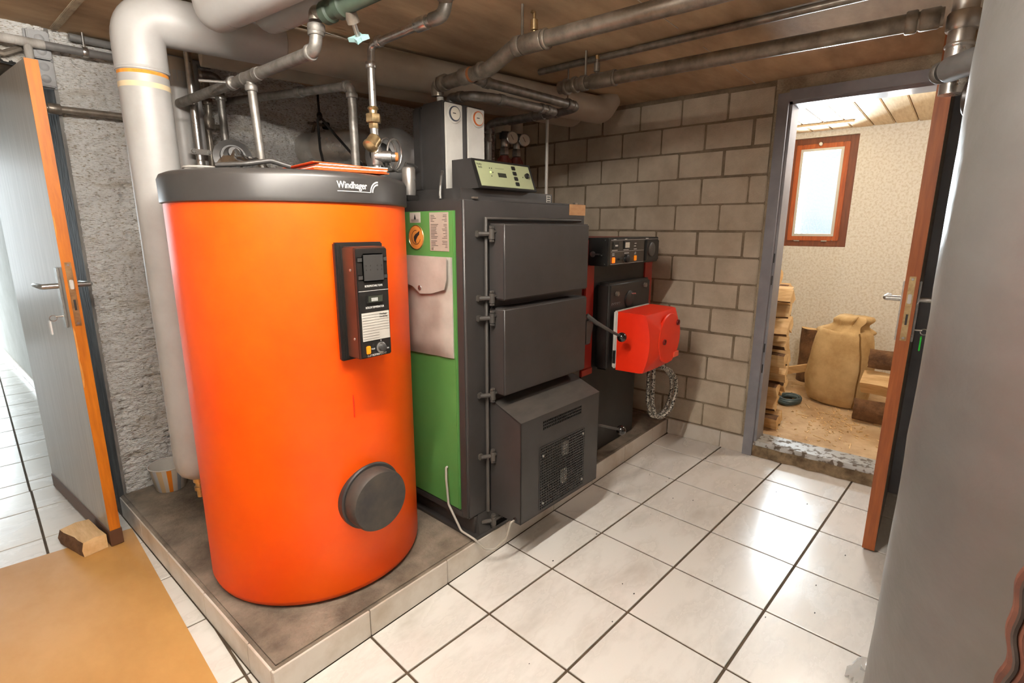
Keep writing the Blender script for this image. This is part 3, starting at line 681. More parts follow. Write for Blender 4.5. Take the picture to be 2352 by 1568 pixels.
# control unit
cu = thing('boiler_control_unit', 'sloped boiler control unit with pale green panel on the boiler top', 'control unit', (BM @ V((.37, .2, 1.353)))[:], math.radians(-2))
g = BG(); g.prism([(.198, .125, 1.3535), (.198, .278, 1.3535), (.198, .278, 1.466), (.198, .170, 1.466)], (.345, 0, 0)); obj('housing', g, m_anth, cu, smooth=False)
ty, tz = .170 - .125, 1.466 - 1.3535; tl = math.hypot(ty, tz)
FP = BM @ Matrix.Translation((.198, .125, 1.3535)) @ Matrix.Rotation(math.atan2(tz, ty), 4, 'X')   # local x right, y up the slope, z outwards
def FPG(): return G(FP)
obj('bezel', FPG().box(0.0, .345, 0.0, tl, -.003, .004, .002), m_black, cu)
obj('foil_panel', FPG().box(.014, .330, .008, tl - .010, .003, .005, .001), m_panel, cu)
obj('display', FPG().box(.125, .172, .050, .068, .0045, .006), m_lcd, cu)
for k in range(4): obj('key', FPG().box(.215, .237, .018 + k * .023, .034 + k * .023, .005, .010, .002), m_black, cu)
obj('turn_knob', FPG().lathe((.300, .066, .005), (0, 0, 1), [(.0115, 0), (.0105, .010), (.006, .013)], 20), m_black, cu)
obj('pilot', FPG().cyl((.275, .060, .0045), (.275, .060, .0056), .0025), m_ink, cu)
for x, y in ((.085, .085), (.096, .085), (.086, .052), (.098, .068)): obj('indicator', FPG().cyl((x, y, .0045), (x, y, .0056), .0025, n=10), m_ink, cu)
obj('led', FPG().cyl((.085, .068, .0045), (.085, .068, .0065), .0030, n=12), m_led, cu)
text('Holtz', .0125, FP @ Matrix.Translation((.018, .094, .0052)), m_ink, cu); text('holz', .0125, FP @ Matrix.Translation((.023, .082, .0052)), m_ink, cu)
obj('panel_print', FPG().box(.118, .168, .086, .088, .0048, .0054), mat('faint_print', (130, 132, 108), rough=.6), cu)

# ------------------------------------------------------------------ red oil boiler beside the block wall
ob = thing('oil_boiler', 'old red oil boiler with black control box between wood boiler and block wall', 'boiler', (1.97, .4, .1))
obj('casing', G().box(1.625, 2.33, .06, .80, .60, 1.255, .008), m_red, ob)
obj('base', G().box(1.665, 2.262, .085, .78, .1, .605, .004), m_black, ob)
obj('front_post', G().box(1.622, 1.700, .046, .07, .60, 1.13, .004), m_red, ob); obj('front_post', G().box(2.235, 2.332, .046, .07, .60, 1.13, .004), m_red, ob)
obj('front_skirt', G().box(1.60, 1.70, .040, .06, .585, .62, .003), m_red, ob)
obj('front_recess', G().box(1.70, 2.235, .052, .062, .60, 1.13), m_black, ob)
pd = obj('burner_door', G().box(1.735, 2.175, -.022, .052, .60, 1.040, .012, 3), mat('worn_black_door', (42, 38, 35), (34, 31, 29), rough=.45, scale=10), ob)
for x, z in ((1.80, .985), (2.10, 1.005)): obj('door_bolt', G().hexa((x, -.028, z), (0, -1, 0), .013, .014), m_iron, pd)
obj('peep_cover', G().lathe((1.935, -.022, .945), (0, -1, 0), [(.045, 0), (.045, .006), (.04, .009)], 28), m_black, pd); obj('peep_screw', G().hexa((1.955, -.036, .975), (.6, -1, 0), .006, .025), m_chrome, pd)
for i in range(5): obj('maker_mark', G().tube([(1.765 + i * .018 + .006 * math.cos(t), -.0225, .935 + .006 * math.sin(t)) for t in [k * .7 for k in range(7)]], .001, n=5), m_greyPVC, pd)
obj('warning_sticker', G().box(2.262, 2.305, .0445, .047, .985, 1.005), m_label, ob)
cbx = obj('control_box', G().box(1.66, 2.19, -.046, .07, 1.128, 1.258, .003), m_black, ob)
m_cf = mat('dark_brown_control_face', (66, 58, 50), (58, 51, 44), rough=.4, scale=8)
obj('control_face', G().box(1.676, 2.02, -.050, -.045, 1.134, 1.252, .001), m_cf, cbx)
for z in (1.135, 1.247, 1.1935): obj('face_line', G().box(1.68, 2.015 if z < 1.24 else 2.18, -.0512, -.0498, z, z + .0012), m_inkwhite, cbx)
obj('counter', G().box(1.69, 1.745, -.056, -.049, 1.207, 1.240, .002), m_black, cbx); obj('counter_digits', G().box(1.708, 1.732, -.0568, -.0555, 1.219, 1.226), m_inkwhite, cbx)
obj('meter', G().box(1.797, 1.856, -.056, -.049, 1.205, 1.243, .002), m_black, cbx); obj('meter_face', G().box(1.806, 1.848, -.0568, -.0555, 1.210, 1.236), m_dial, cbx)
for x0, x1, z in ((1.69, 1.74, 1.199), (1.80, 1.85, 1.199), (1.905, 1.935, 1.2), (1.905, 1.925, 1.215), (1.91, 1.93, 1.228), (1.81, 1.855, 1.183), (1.692, 1.712, 1.183), (1.692, 1.712, 1.176), (1.915, 1.93, 1.183), (1.912, 1.93, 1.176), (1.70, 1.725, 1.2492), (1.81, 1.83, 1.2492), (2.03, 2.06, 1.2505)):
    obj('face_print', G().box(x0, x1, -.0512, -.0498, z, z + .0032), m_inkwhite, cbx)
obj('lit_switch', G().box(1.692, 1.712, -.057, -.049, 1.142, 1.168, .002), m_lit, cbx); obj('switch', G().box(1.910, 1.930, -.057, -.049, 1.144, 1.170, .002), m_amber, cbx)
obj('selector_knob', G().lathe((1.825, -.049, 1.158), (0, -1, 0), [(.020, 0), (.019, .016), (.012, .019)], 24), m_black, cbx); obj('selector_grip', G().box(1.745, 1.785, -.062, -.049, 1.154, 1.163, .002), m_black, cbx)
obj('knob_ring', G().tube([(1.825 + .0215 * math.cos(t), -.051, 1.158 + .0215 * math.sin(t)) for t in [PI * 1.05 + k * .16 for k in range(12)]], .0012, n=5), m_chrome, cbx)
obj('timer', G().box(2.03, 2.175, -.058, -.045, 1.138, 1.243, .003), m_black, cbx)
obj('timer_dial', G().lathe((2.085, -.057, 1.195), (0, -1, 0), [(.036, 0), (.036, .006), (.032, .008)], 28), mat('timer_dial_grey', (70, 66, 62), rough=.4), cbx)
for x, z in ((1.6595, 1.248), (1.6595, 1.138)): obj('screw', G().lathe((x, -.030, z), (-1, 0, 0), [(.003, 0), (.002, .002)], 8), m_chrome, cbx)
lk = obj('key_lock', G().lathe((1.6595, .035, 1.182), (-1, 0, 0), [(.014, 0), (.014, .002), (.010, .003)], 20), m_chrome, cbx); obj('lock_pin', G().tube([(1.658, .03, 1.182), (1.652, .0, 1.182), (1.652, -.02, 1.178)], .0035, n=8), m_chrome, lk)
# burner
bu = thing('oil_burner', 'orange red plastic oil burner with rounded front on the oil boiler door', 'burner', (1.93, -.12, .60))
x0, x1, z0, z1, yb_, yf_ = 1.752, 2.105, .612, .905, -.062, -.205
obj('mounting_plate', G().box(x0 - .004, x1 + .004, -.062, -.040, z0 + .006, z1 + .002, .006), m_white, bu)
obj('flange_neck', G().cyl((1.93, -.0235, .76), (1.93, -.045, .76), .09), m_iron, bu)
g = G(); n = 12; rings = []
for k, (yy, s) in enumerate(((yb_, 1.0), (yb_ - .01, 1.0), (yf_ + .02, .985), (yf_, .965))):
    r = []
    for (a, b, c, d_) in (((x0, z0), (x1, z0), (0, 1), 0), ((x1, z0), (x1, z1), (1, 0), 1), ((x1, z1), (x0, z1), (0, 1), 2), ((x0, z1), (x0, z0), (1, 0), 3)):
        for i in range(n):
            t = i / n; x = a[0] + (b[0] - a[0]) * t; z = a[1] + (b[1] - a[1]) * t
            bul = (1 - (2 * t - 1) ** 2)
            y = yy - (.028 * bul if (k >= 2 and d_ in (1, 3)) else (.006 * bul if k >= 2 else 0))
            cx, cz = (x0 + x1) / 2, (z0 + z1) / 2
            r.append(g.bm.verts.new((cx + (x - cx) * s, y, cz + (z - cz) * s)))
    rings.append(r)
for a, b in zip(rings, rings[1:]): g.bridge(a, b)
cc = g.bm.verts.new(((x0 + x1) / 2, yf_ - .04, (z0 + z1) / 2)); L = rings[-1]; mid = []
for v in L:
    q = v.co.lerp(cc.co, .45); q.y = yf_ - .034; mid.append(g.bm.verts.new(q))
g.bridge(L, mid)
for i in range(len(mid)): g.bm.faces.new((mid[i], mid[(i + 1) % len(mid)], cc))
g.bm.faces.new(list(reversed(rings[0])))
obj('cover', g, m_burner, bu, angle=28)
obj('round_panel', G().lathe((1.968, yf_ - .028, .762), (0, -1, 0), [(.128, 0), (.128, .004), (.124, .009), (.06, .013), (.001, .014)], 48), m_burner, bu)
for x, z in ((1.895, .755), (2.045, .835)): obj('screw_recess', G().lathe((x, yf_ - .030, z), (0, -1, 0), [(.014, 0), (.014, .0165), (.010, .0155), (.009, .010)], 18), mat('dark_red_recess', (110, 16, 10), rough=.5), bu)
obj('brand_plate', G().box(2.02, 2.075, yf_ - .0440, yf_ - .034, .655, .682, .001), mat('pale_red_plate', (226, 92, 62), rough=.4), bu)
obj('terminal_strip', G().box(x0 - .006, x0 + .012, -.058, -.044, z0 + .03, z0 + .10, .002), m_black, bu)
for k, dy in enumerate((0.0, -.027)):
    solo('braided_hose', G().tube([(2.00, -.125 + dy, .602), (2.01, -.12 + dy, .52), (2.04, -.11 + dy, .38), (2.09, -.11 + dy, .285), (2.16, -.12 + dy, .262), (2.225, -.14 + dy, .30), (2.26, -.15 + dy, .40), (2.24, -.15 + dy, .48), (2.17, -.145 + dy, .54), (2.085, -.14 + dy, .575), (2.075, -.14 + dy, .600)], .0105, n=10, fil=.06), m_braid,
         ('outer' if k else 'inner') + ' of the two braided flexible oil hoses looping under the burner', 'hose', 'burner hoses')

# ------------------------------------------------------------------ pipes
def run(name, label, cat, pts, r, mt, fil=None, fit=(), fitmat=None, n=16, group=None):
    """a pipe with its couplings; fit = list of (segment point, direction, radius factor, length)"""
    t = thing(name, label, cat, tuple(V(min(pts, key=lambda p: p[2]))), group=group)
    obj('tube', G().tube(pts, r, n=n, fil=(fil if fil is not None else r * 2.2)), mt, t)
    for p, d, f, l in fit: obj('coupling', G().collar(p, d, r * f, l), fitmat or mt, t)
    return t
def clamp(t, p, d, r, rod=None, mt=None):
    mt = mt or m_chrome; d = V(d).normalized()
    obj('clamp', G().collar(p, d, r * 1.22, .018), mt, t)
    if rod: obj('hanger_rod', G().cyl(p, rod, .0042, n=8), mt, t)
# big white jacketed pipe, vertical with elbow, then along the ceiling
PX, PY = .137, .845
wp = thing('jacketed_riser', 'thick white jacketed pipe rising beside the orange tank with rounded bottom', 'pipe', (PX, PY, .36))
obj('lower_jacket', G().lathe((PX, PY, .355), (0, 0, 1), [(.012, 0), (.035, .006), (.056, .022), (.068, .045), (.0725, .08), (.073, .10), (.073, 1.43)], 40, cap1=False), m_pipewhite, wp, angle=60)
obj('foam_ring', G().lathe((PX, PY, 1.775), (0, 0, 1), [(.0715, 0), (.0715, .035)], 40), m_foam, wp)
obj('stain_band', G().lathe((PX, PY, 1.745), (0, 0, 1), [(.0732, 0), (.0734, .002), (.0734, .014), (.0732, .016)], 40), mat('ochre_tape', (206, 186, 150), rough=.6), wp)
E2 = V((2.36, .395, 1.968)); S2 = V((PX, PY, 1.968)); dd = (E2 - S2).normalized()
pts = [V((PX, PY, 1.798)), V((PX, PY, 1.968)) + V((0, 0, 0)), S2 + dd * .45]
obj('elbow', G().tube(pts, .0755, n=36, fil=.13, fs=12), m_pipewhite, wp, angle=60)
obj('elbow_cuff', G().collar((PX, PY, 1.806), (0, 0, 1), .0775, .02, 40), m_pipewhite, wp)
obj('drain_valve', G().lathe((PX, PY, .36), (0, 0, -1), [(.020, 0), (.020, .022), (.014, .024), (.014, .04), (.019, .042), (.019, .056), (.012, .058), (.012, .085)], 16), m_brass, wp)
obj('bead_chain', G().tube([(PX + .02, PY, .30), (PX + .024, PY + .004, .26), (PX + .022, PY, .20)], .004, n=6), m_iron, wp)
hp = thing('ceiling_main', 'long white jacketed pipe under the ceiling, coloured beige for dim light, running to the block wall', 'pipe', tuple(E2))
obj('jacket', G().tube([S2 + dd * .452, E2 - dd * .06, E2 + V((.0, 0, .075))], .0735, n=36, fil=.08, fs=8), m_beige_dim, hp, angle=60)  # white jacket; the beige paints in the weaker light along the far run
obj('jacket_joint', G().collar(S2 + dd * .9, dd, .0745, .006, 36), m_beige_dim, hp); obj('jacket_joint', G().collar(S2 + dd * 1.6, dd, .0745, .006, 36), m_beige_dim, hp)
h2 = thing('ceiling_return', 'second beige jacketed pipe behind the ceiling main near the block wall', 'pipe', (2.3, .60, 1.93))
obj('jacket', G().tube([(.40, 1.05, 1.968), (2.30, .60, 1.952), (2.34, .59, 2.04)], .055, n=28, fil=.06), m_beige_dim, h2, angle=60)
run('jacketed_return_riser', 'narrower white jacketed pipe standing behind the thick white riser', 'pipe', [(.385, 1.30, .10), (.385, 1.30, 1.93)], .058, m_pipewhite, fit=[((.385, 1.30, 1.93), (0, 0, 1), 1.0, .10)], fitmat=m_beige_dim, n=32)
for lb, a, b, rr in (('left of two fat white pipes crossing overhead above the tank', V((.268, .615, 1.945)), V((.352, -.33, 1.953)), .054), ('right of two fat white pipes crossing overhead above the tank', V((.418, .575, 1.965)), V((.482, -.33, 1.967)), .047)):
    t = thing('overhead_jacketed_pipe', lb, 'pipe', tuple(a), group='overhead white pipes'); d = (b - a).normalized()
    obj('jacket', G().tube([a + d * .03 + V((0, 0, .10)), a + d * .035, b - d * .005, b + V((0, 0, .09))], rr, n=32, fil=.06, fs=8), m_pipewhite, t, angle=60)
    obj('jacket_joint', G().collar(a + d * .14, d, rr + .001, .004, 32), m_pipewhite, t)
# grey pipes on the back wall
t = run('wrapped_pipe', 'grey sleeved pipe with tape wrapped tee high on the rough wall', 'pipe', [(.0, 1.455, 1.975), (.50, 1.455, 1.985)], .0145, m_greyPVC)
obj('wrapped_length', G().tube([(-1.0, 1.455, 1.955), (.006, 1.455, 1.975)], .0165, n=14), m_wrap, t); obj('wrapped_tee', G().tube([(-.043, 1.455, 1.972), (-.043, 1.455, 1.93), (-.043, 1.455, 1.89)], .0135, n=12), m_wrap, t)
clamp(t, (.128, 1.455, 1.978), (1, 0, 0), .0155, (.128, 1.455, 2.05))
run('ceiling_conduit', 'grey pipe tucked between rough wall and ceiling at the left', 'pipe', [(.09, 1.480, 2.030), (.60, 1.480, 2.032)], .014, m_greyPVC)
run('wall_pipe', 'bare grey steel pipe running along the rough wall below the wrapped pipe', 'pipe', [(-.02, 1.468, 1.752), (.62, 1.468, 1.766)], .0135, m_iron, fit=[((.004, 1.468, 1.7525), (1, 0, 0), 1.5, .04)])
t = run('thin_riser', 'thin shiny steel riser strapped beside the white pipes', 'pipe', [(.409, 1.2, .10), (.409, 1.2, 2.04)], .0145, m_chrome, fit=[((.409, 1.2, 1.80), (0, 0, 1), 1.15, .012), ((.409, 1.2, 1.565), (0, 0, 1), 1.3, .03)])
obj('strap', G().box(.372, .446, 1.178, 1.183, 1.60, 1.622, .002), m_chrome, t)
for x in (.378, .440): obj('strap_bolt', G().hexa((x, 1.175, 1.611), (0, -1, 0), .008, .010), m_chrome, t)
obj('strap_loop', G().collar((.409, 1.2, 1.611), (0, 0, 1), .019, .022), m_chrome, t)
run('grey_slim_riser', 'slim grey pipe standing just right of the shiny steel riser', 'pipe', [(.452, 1.26, .10), (.452, 1.26, 1.97)], .012, m_greyPVC)
run('dark_riser', 'dark iron riser with a bulky elbow in front of the rough wall', 'pipe', [(.528, 1.40, .10), (.531, 1.40, 1.74), (.500, 1.40, 1.76), (.541, 1.40, 1.80), (.543, 1.40, 1.95)], .015, m_iron, fit=[((.533, 1.40, 1.765), (0, 0, 1), 1.9, .05), ((.542, 1.40, 1.86), (0, 0, 1), 1.3, .03)])
t = run('copper_drop', 'steel pipe with hooked top and brass union behind the tank', 'pipe', [(.44, 1.36, 1.945), (.56, 1.30, 1.955), (.559, 1.30, 1.45)], .0165, m_steel, fil=.04, fit=[((.561, 1.30, 1.66), (0, 0, 1), 1.1, .02)])
clamp(t, (.497, 1.332, 1.949), (.12, -.06, .01), .018); clamp(t, (.56, 1.30, 1.862), (0, 0, 1), .0185); obj('clamp_arm', G().tube([(.43, 1.36, 1.87), (.56, 1.30, 1.862)], .006, n=8), m_chrome, t)
obj('brass_union', G().hexa((.559, 1.30, 1.615), (0, 0, 1), .026, .03), m_brass, t); obj('hemp_wrap', G().collar((.559, 1.30, 1.588), (0, 0, 1), .021, .018), m_paper, t)
t = run('tank_feed', 'grey iron pipe with tee dropping to the tank and elbow up to the ceiling', 'pipe', [(.368, 1.230, 1.80), (.385, .62, 1.80), (.388, .20, 1.80), (.394, .20, 1.870)], .0175, m_steel, fil=.035, n=20, fit=[((.385, .66, 1.80), (0, 1, 0), 1.25, .012), ((.386, .575, 1.80), (0, 1, 0), 1.25, .012), ((.388, .23, 1.80), (0, 1, 0), 1.3, .014), ((.392, .20, 1.845), (0, 0, 1), 1.32, .012), ((.394, .20, 1.858), (0, 0, 1), 1.4, .022)])
obj('tee', G().tube([(.386, .55, 1.80), (.385, .69, 1.80)], .0205, n=20), m_steel, t); obj('drop', G().tube([(.385, .62, 1.80), (.400, .62, ZL)], .0145, n=18), m_steel, t); obj('tee_collar', G().collar((.386, .62, 1.765), (0, 0, 1), .020, .02), m_steel, t)
clamp(t, (.380, .745, 1.80), (0, 1, 0), .019); obj('clamp_arm', G().tube([(.29, .80, 1.80), (.37, .745, 1.80)], .005, n=8), m_chrome, t)
t = run('circulation_pipe', 'long slim iron pipe crossing behind the tank feed then dropping to the lid', 'pipe', [(.625, 1.44, 1.878), (.738, .56, 1.830), (.738, .56, 1.50), (.735, .56, ZL)], .0165, m_steel, fil=.03, fit=[((.698, .87, 1.847), (-.113, .88, .048), 1.35, .035), ((.738, .56, 1.795), (0, 0, 1), 1.35, .018), ((.735, .585, 1.831), (-.113, .88, .048), 1.35, .018)])
t = run('cold_supply', 'slim chromed pipe with brass safety valve standing on the tank lid', 'pipe', [(.652, .0, 1.905), (.647, .297, 1.895), (.645, .30, 1.80), (.645, .30, 1.70)], .0125, m_chrome, fil=.026, fit=[((.645, .30, 1.835), (0, 0, 1), 1.4, .02), ((.647, .25, 1.897), (0, 1, 0), 1.4, .02), ((.651, .04, 1.904), (0, 1, 0), 1.6, .05)])
obj('brass_reducer', G().lathe((.645, .30, 1.705), (0, 0, -1), [(.016, 0), (.019, .006), (.014, .012), (.014, .025), (.017, .027)], 18), m_brass, t); obj('brass_nut', G().hexa((.645, .30, 1.668), (0, 0, 1), .026, .028), m_brass, t); obj('brass_nut', G().hexa((.645, .30, 1.644), (0, 0, 1), .017, .018), m_brass, t)
obj('valve_stem', G().cyl((.645, .30, 1.64), (.652, .30, ZL), .014), m_chrome, t)
obj('strainer', G().lathe((.652, .30, 1.608), (-.55, -.1, -.6), [(.016, 0), (.023, .008), (.023, .038), (.026, .04), (.026, .048), (.02, .052)], 18), m_brass, t)
obj('valve_body', G().collar((.650, .30, 1.545), (0, 0, 1), .019, .06), m_chrome, t); obj('side_outlet', G().lathe((.64, .30, 1.545), (.85, -.5, 0), [(.016, 0), (.020, .01), (.020, .055), (.016, .058), (.016, .07)], 18), m_chrome, t)
obj('side_cap', G().lathe((.655, .29, 1.545), (.85, -.5, 0), [(.015, .052), (.015, .062), (.004, .066)], 18), mat('rusty_orange_cap', (190, 110, 50), rough=.6), t); obj('base_nut', G().hexa((.652, .30, 1.497), (0, 0, 1), .022, .022), m_chrome, t)
t = thing('mixing_valve', 'dark valve with pipe elbow just under the ceiling above the chromed pipe', 'valve', (.65, 0, 1.90))
obj('elbow', G().tube([(.652, -.002, 1.905), (.652, -.055, 1.905), (.66, -.06, 1.955)], .019, n=16, fil=.03), m_steel, t); obj('body', G().lathe((.66, -.06, 1.95), (-.5, -.3, .35), [(.024, 0), (.034, .02), (.034, .06), (.026, .08), (.026, .11)], 18), m_iron, t); obj('bonnet', G().box(.64, .70, -.11, -.05, 1.955, 2.04, .008), m_black, t)
t = thing('stop_valve', 'green stop valve with pale blue star handle under the ceiling', 'valve', (.40, .1, 1.87))
obj('elbow', G().tube([(.394, .20, 1.8785), (.394, .20, 1.900), (.400, .158, 1.892)], .019, n=16, fil=.008), m_iron, t); obj('body', G().lathe((.40, .165, 1.89), (.03, -1, 0), [(.022, 0), (.030, .01), (.030, .035), (.024, .04), (.024, .07), (.032, .075), (.032, .10), (.024, .11), (.022, .3)], 20), m_valvegreen, t)
obj('bonnet', G().cyl((.405, .055, 1.885), (.428, .065, 1.852), .017), m_iron, t); obj('spindle', G().cyl((.425, .063, 1.855), (.446, .075, 1.826), .007), m_chrome, t)
g = G(); cdir = V((.55, .3, -.75)).normalized(); u = cdir.orthogonal().normalized(); v = cdir.cross(u); c = V((.446, .075, 1.826))
g.prism([c + u * math.cos(k * PI / 4) * (.030 if k % 2 == 0 else .015) + v * math.sin(k * PI / 4) * (.030 if k % 2 == 0 else .015) for k in range(8)], cdir * .011); obj('star_handle', g, m_valveblue, t, smooth=False)
# heating pipes right of the middle
t = run('flow_pipe', 'dark steel pipe from the pump group rising to run across the ceiling', 'pipe', [(1.083, .457, 1.8375), (1.080, .456, 1.878), (1.045, .13, 1.878), (1.035, .0, 1.922), (1.065, -.66, 1.925), (1.10, -2.0, 1.93)], .0265, m_iron, fil=.045, n=20, fit=[((1.069, .40, 1.878), (.09, 1, 0), 1.22, .03), ((1.056, .26, 1.878), (.09, 1, 0), 1.2, .05), ((1.048, .17, 1.878), (.09, 1, 0), 1.2, .02), ((1.034, -.02, 1.922), (0, 1, 0), 1.24, .03), ((1.038, -.08, 1.922), (0, 1, 0), 1.18, .09), ((1.041, -.135, 1.922), (0, 1, 0), 1.26, .014), ((1.069, .43, 1.878), (.09, 1, 0), 1.1, .01)])
obj('hanger_rod', G().cyl((1.036, -.035, 1.94), (1.036, -.035, 2.05), .005, n=8), m_iron, t); obj('air_vent', G().lathe((1.038, -.085, 1.945), (0, 0, 1), [(.006, 0), (.006, .012), (.013, .014), (.013, .045), (.006, .048), (.006, .07)], 14), m_brass, t); obj('vent_tap', G().tube([(1.038, -.085, 2.012), (1.028, -.082, 2.014)], .006, n=8), m_brass, t); obj('orange_tape', G().collar((1.055, .235, 1.878), (.09, 1, 0), .0278, .022), mat('rust_brown_tape', (142, 88, 48), rough=.7), t)
t = run('flow_branch', 'upper of two steel pipes running side by side towards the block wall', 'pipe', [(1.104, .263, 1.880), (1.15, .272, 1.880), (1.785, .219, 1.878), (1.780, .33, 1.866), (1.775, .66, 1.864)], .0195, m_steel, fil=.045, n=18, group='twin heating pipes', fit=[((1.18, .270, 1.880), (1, -.084, 0), 1.2, .03), ((1.70, .227, 1.879), (1, -.084, 0), 1.3, .022), ((1.74, .223, 1.879), (1, -.084, 0), 1.15, .02), ((1.780, .35, 1.866), (0, 1, 0), 1.2, .02), ((1.779, .40, 1.866), (0, 1, 0), 1.2, .02)])
obj('hanger_rod', G().cyl((1.70, .227, 1.90), (1.70, .227, 2.05), .004, n=8), m_iron, t)
t = run('return_branch', 'lower of two steel pipes running side by side towards the block wall', 'pipe', [(1.155, .455, 1.8085), (1.153, .455, 1.845), (1.145, .31, 1.830), (1.22, .275, 1.830), (1.613, .225, 1.830), (1.612, .40, 1.828), (1.61, .66, 1.828), (1.61, .66, 1.46)], .0185, m_steel, fil=.04, n=18, group='twin heating pipes', fit=[((1.27, .2686, 1.830), (1, -.12, 0), 1.2, .03), ((1.51, .238, 1.830), (1, -.12, 0), 1.2, .02), ((1.55, .233, 1.830), (1, -.12, 0), 1.2, .02), ((1.612, .31, 1.829), (0, 1, 0), 1.22, .02), ((1.612, .37, 1.829), (0, 1, 0), 1.22, .02), ((1.61, .66, 1.79), (0, 0, 1), 1.2, .02), ((1.61, .66, 1.75), (0, 0, 1), 1.2, .02), ((1.150, .39, 1.838), (.05, 1, .1), 1.2, .03)])
t = run('riser_pipe', 'dark steel pipe crossing the ceiling towards the silver tank with air vent', 'pipe', [(1.577, .188, 1.920), (1.580, .05, 1.920), (1.653, -1.158, 1.922)], .0265, m_iron, fil=.04, n=20, fit=[((1.578, .15, 1.919), (0, 1, 0), 1.3, .02), ((1.579, .105, 1.92), (0, 1, 0), 1.3, .02), ((1.579, .06, 1.92), (0, 1, 0), 1.22, .03), ((1.585, -.03, 1.92), (.06, -1, 0), 1.17, .11), ((1.589, -.085, 1.92), (.06, -1, 0), 1.25, .014), ((1.648, -1.08, 1.922), (.06, -1, 0), 1.25, .03), ((1.652, -1.125, 1.922), (.06, -1, 0), 1.15, .05)])
obj('hanger_rod', G().cyl((1.581, .055, 1.94), (1.581, .055, 2.05), .005, n=8), m_iron, t); obj('air_vent', G().lathe((1.583, .0, 1.945), (0, 0, 1), [(.006, 0), (.006, .01), (.013, .012), (.013, .045), (.006, .048), (.006, .068)], 14), m_iron, t); obj('vent_cap', G().lathe((1.583, .0, 2.005), (0, 0, 1), [(.009, 0), (.009, .015), (.004, .018)], 10), m_brass, t)
run('ceiling_cable_pipe', 'thin dark conduit fixed along the ceiling between the two crossing pipes', 'conduit', [(1.661, .37, 2.034), (1.664, -1.14, 2.034)], .014, m_iron)
solo('white_rod', G().cyl((1.907, .5, 1.262), (1.906, .5, 1.888), .0085), m_white, 'thin white vertical conduit behind the control unit in front of block wall', 'conduit')
# pump pair behind the control unit
for k, (x, lab) in enumerate(((1.80, 'left of two heating pumps with round dial above the oil boiler'), (1.905, 'right of two heating pumps with round dial above the oil boiler'))):
    t = thing('heating_pump', lab, 'pump', (x, .715, 1.255), group='pumps above the oil boiler')
    obj('lower_pipe', G().cyl((x, .715, 1.2557), (x, .715, 1.62), .018), m_iron, t); obj('body', G().lathe((x, .715, 1.61), (0, 0, 1), [(.024, 0), (.032, .01), (.032, .05), (.026, .06), (.026, .085)], 18), m_pumpred, t)
    obj('motor', G().lathe((x + .01, .70, 1.66), (.1, 1, 0), [(.03, 0), (.036, .01), (.036, .05), (.02, .06)], 18), m_pumpred, t)
    obj('union_nut', G().hexa((x, .715, 1.72), (0, 0, 1), .026, .04), m_steel, t); obj('upper_union', G().collar((x, .715, 1.762), (0, 0, 1), .019, .045), m_chrome, t); obj('lower_nut', G().hexa((x, .715, 1.63), (0, 0, 1), .034, .03), m_iron, t)
    obj('head', G().cyl((x, .715, 1.785), (x, .715, 1.82), .028), m_black, t)
    dl = obj('dial_case', G().lathe((x + .03, .69, 1.79), (-.45, -.85, 0), [(.032, 0), (.034, .004), (.034, .018), (.030, .020)], 28), m_chrome, t)
    obj('dial_face', G().lathe((x + .03, .69, 1.79), (-.45, -.85, 0), [(.029, .0205), (.001, .0212)], 28), m_dial, dl); obj('needle', G().tube([V((x + .03, .69, 1.79)) + V((-.45, -.85, 0)).normalized() * .0225 + V((-.010, .005, .014)), V((x + .03, .69, 1.79)) + V((-.45, -.85, 0)).normalized() * .0225 + V((.004, -.002, -.012))], .0012, n=5), m_ink, dl)
    obj('riser_insulation', G().cyl((x + .01, .735, 1.815), (x + .01, .735, 1.892), .045), m_beige_dim, t)
# flue, duct and cables behind the tank
t = thing('flue_pipe', 'shiny stainless flue pipe with pressed ring behind the tank', 'flue', (1.07, 1.2, 1.60))
obj('flue_tube', G().lathe((1.065, 1.50, 1.715), (.16, -.60, .0), [(.086, 0), (.086, .10), (.089, .105), (.089, .115), (.086, .12), (.086, .30), (.082, .31), (.082, .39)], 48), m_galv, t, angle=50)
t = thing('exhaust_fan', 'large grey domed exhaust fan housing behind the wood boiler', 'fan', (1.22, .95, 1.405))
obj('dome', G().lathe((1.20, .93, 1.655), (.5, .86, 0), [(.02, -.10), (.07, -.092), (.11, -.07), (.128, -.03), (.128, .08)], 40), m_ductgrey, t, angle=60); obj('support', G().box(1.10, 1.30, .90, 1.02, 1.40, 1.60, .006), m_ductgrey, t)
obj('motor', G().lathe((1.10, .88, 1.64), (-.55, -.6, 0), [(.05, 0), (.05, .07), (.03, .08)], 24), m_black, t)
for k in range(6): obj('cooling_fin', G().box(.845 + k * .012, .850 + k * .012, .70, .76, 1.405, 1.53), m_black, t)
t = thing('flex_conduit', 'silver corrugated flexible conduit coiled in loops above the tank', 'conduit', (.86, .5, 1.42))
obj('coil', G().tube([(.80, .45, 1.57)] + [(.83 + .045 * math.cos(a) + .004 * a, .48 + .01 * math.sin(a * .5), 1.585 + .062 * math.sin(a)) for a in [k * .42 for k in range(-4, 30)]] + [(.975, .50, 1.56), (1.0, .505, 1.552)], .0048, n=8), m_chrome, t)
obj('tail', G().tube([(.955, .30, 1.52), (.935, .285, 1.50), (.915, .27, 1.46), (.905, .262, 1.43), (.900, .255, 1.411)], .0055, n=8, fil=.02), m_chrome, t)
CJ = V((.975, 1.20, 1.838))
t = thing('cable_drop', 'black cable hanging from the ceiling and splitting in two behind the pipes', 'cable', (1.05, 1.30, 1.5))
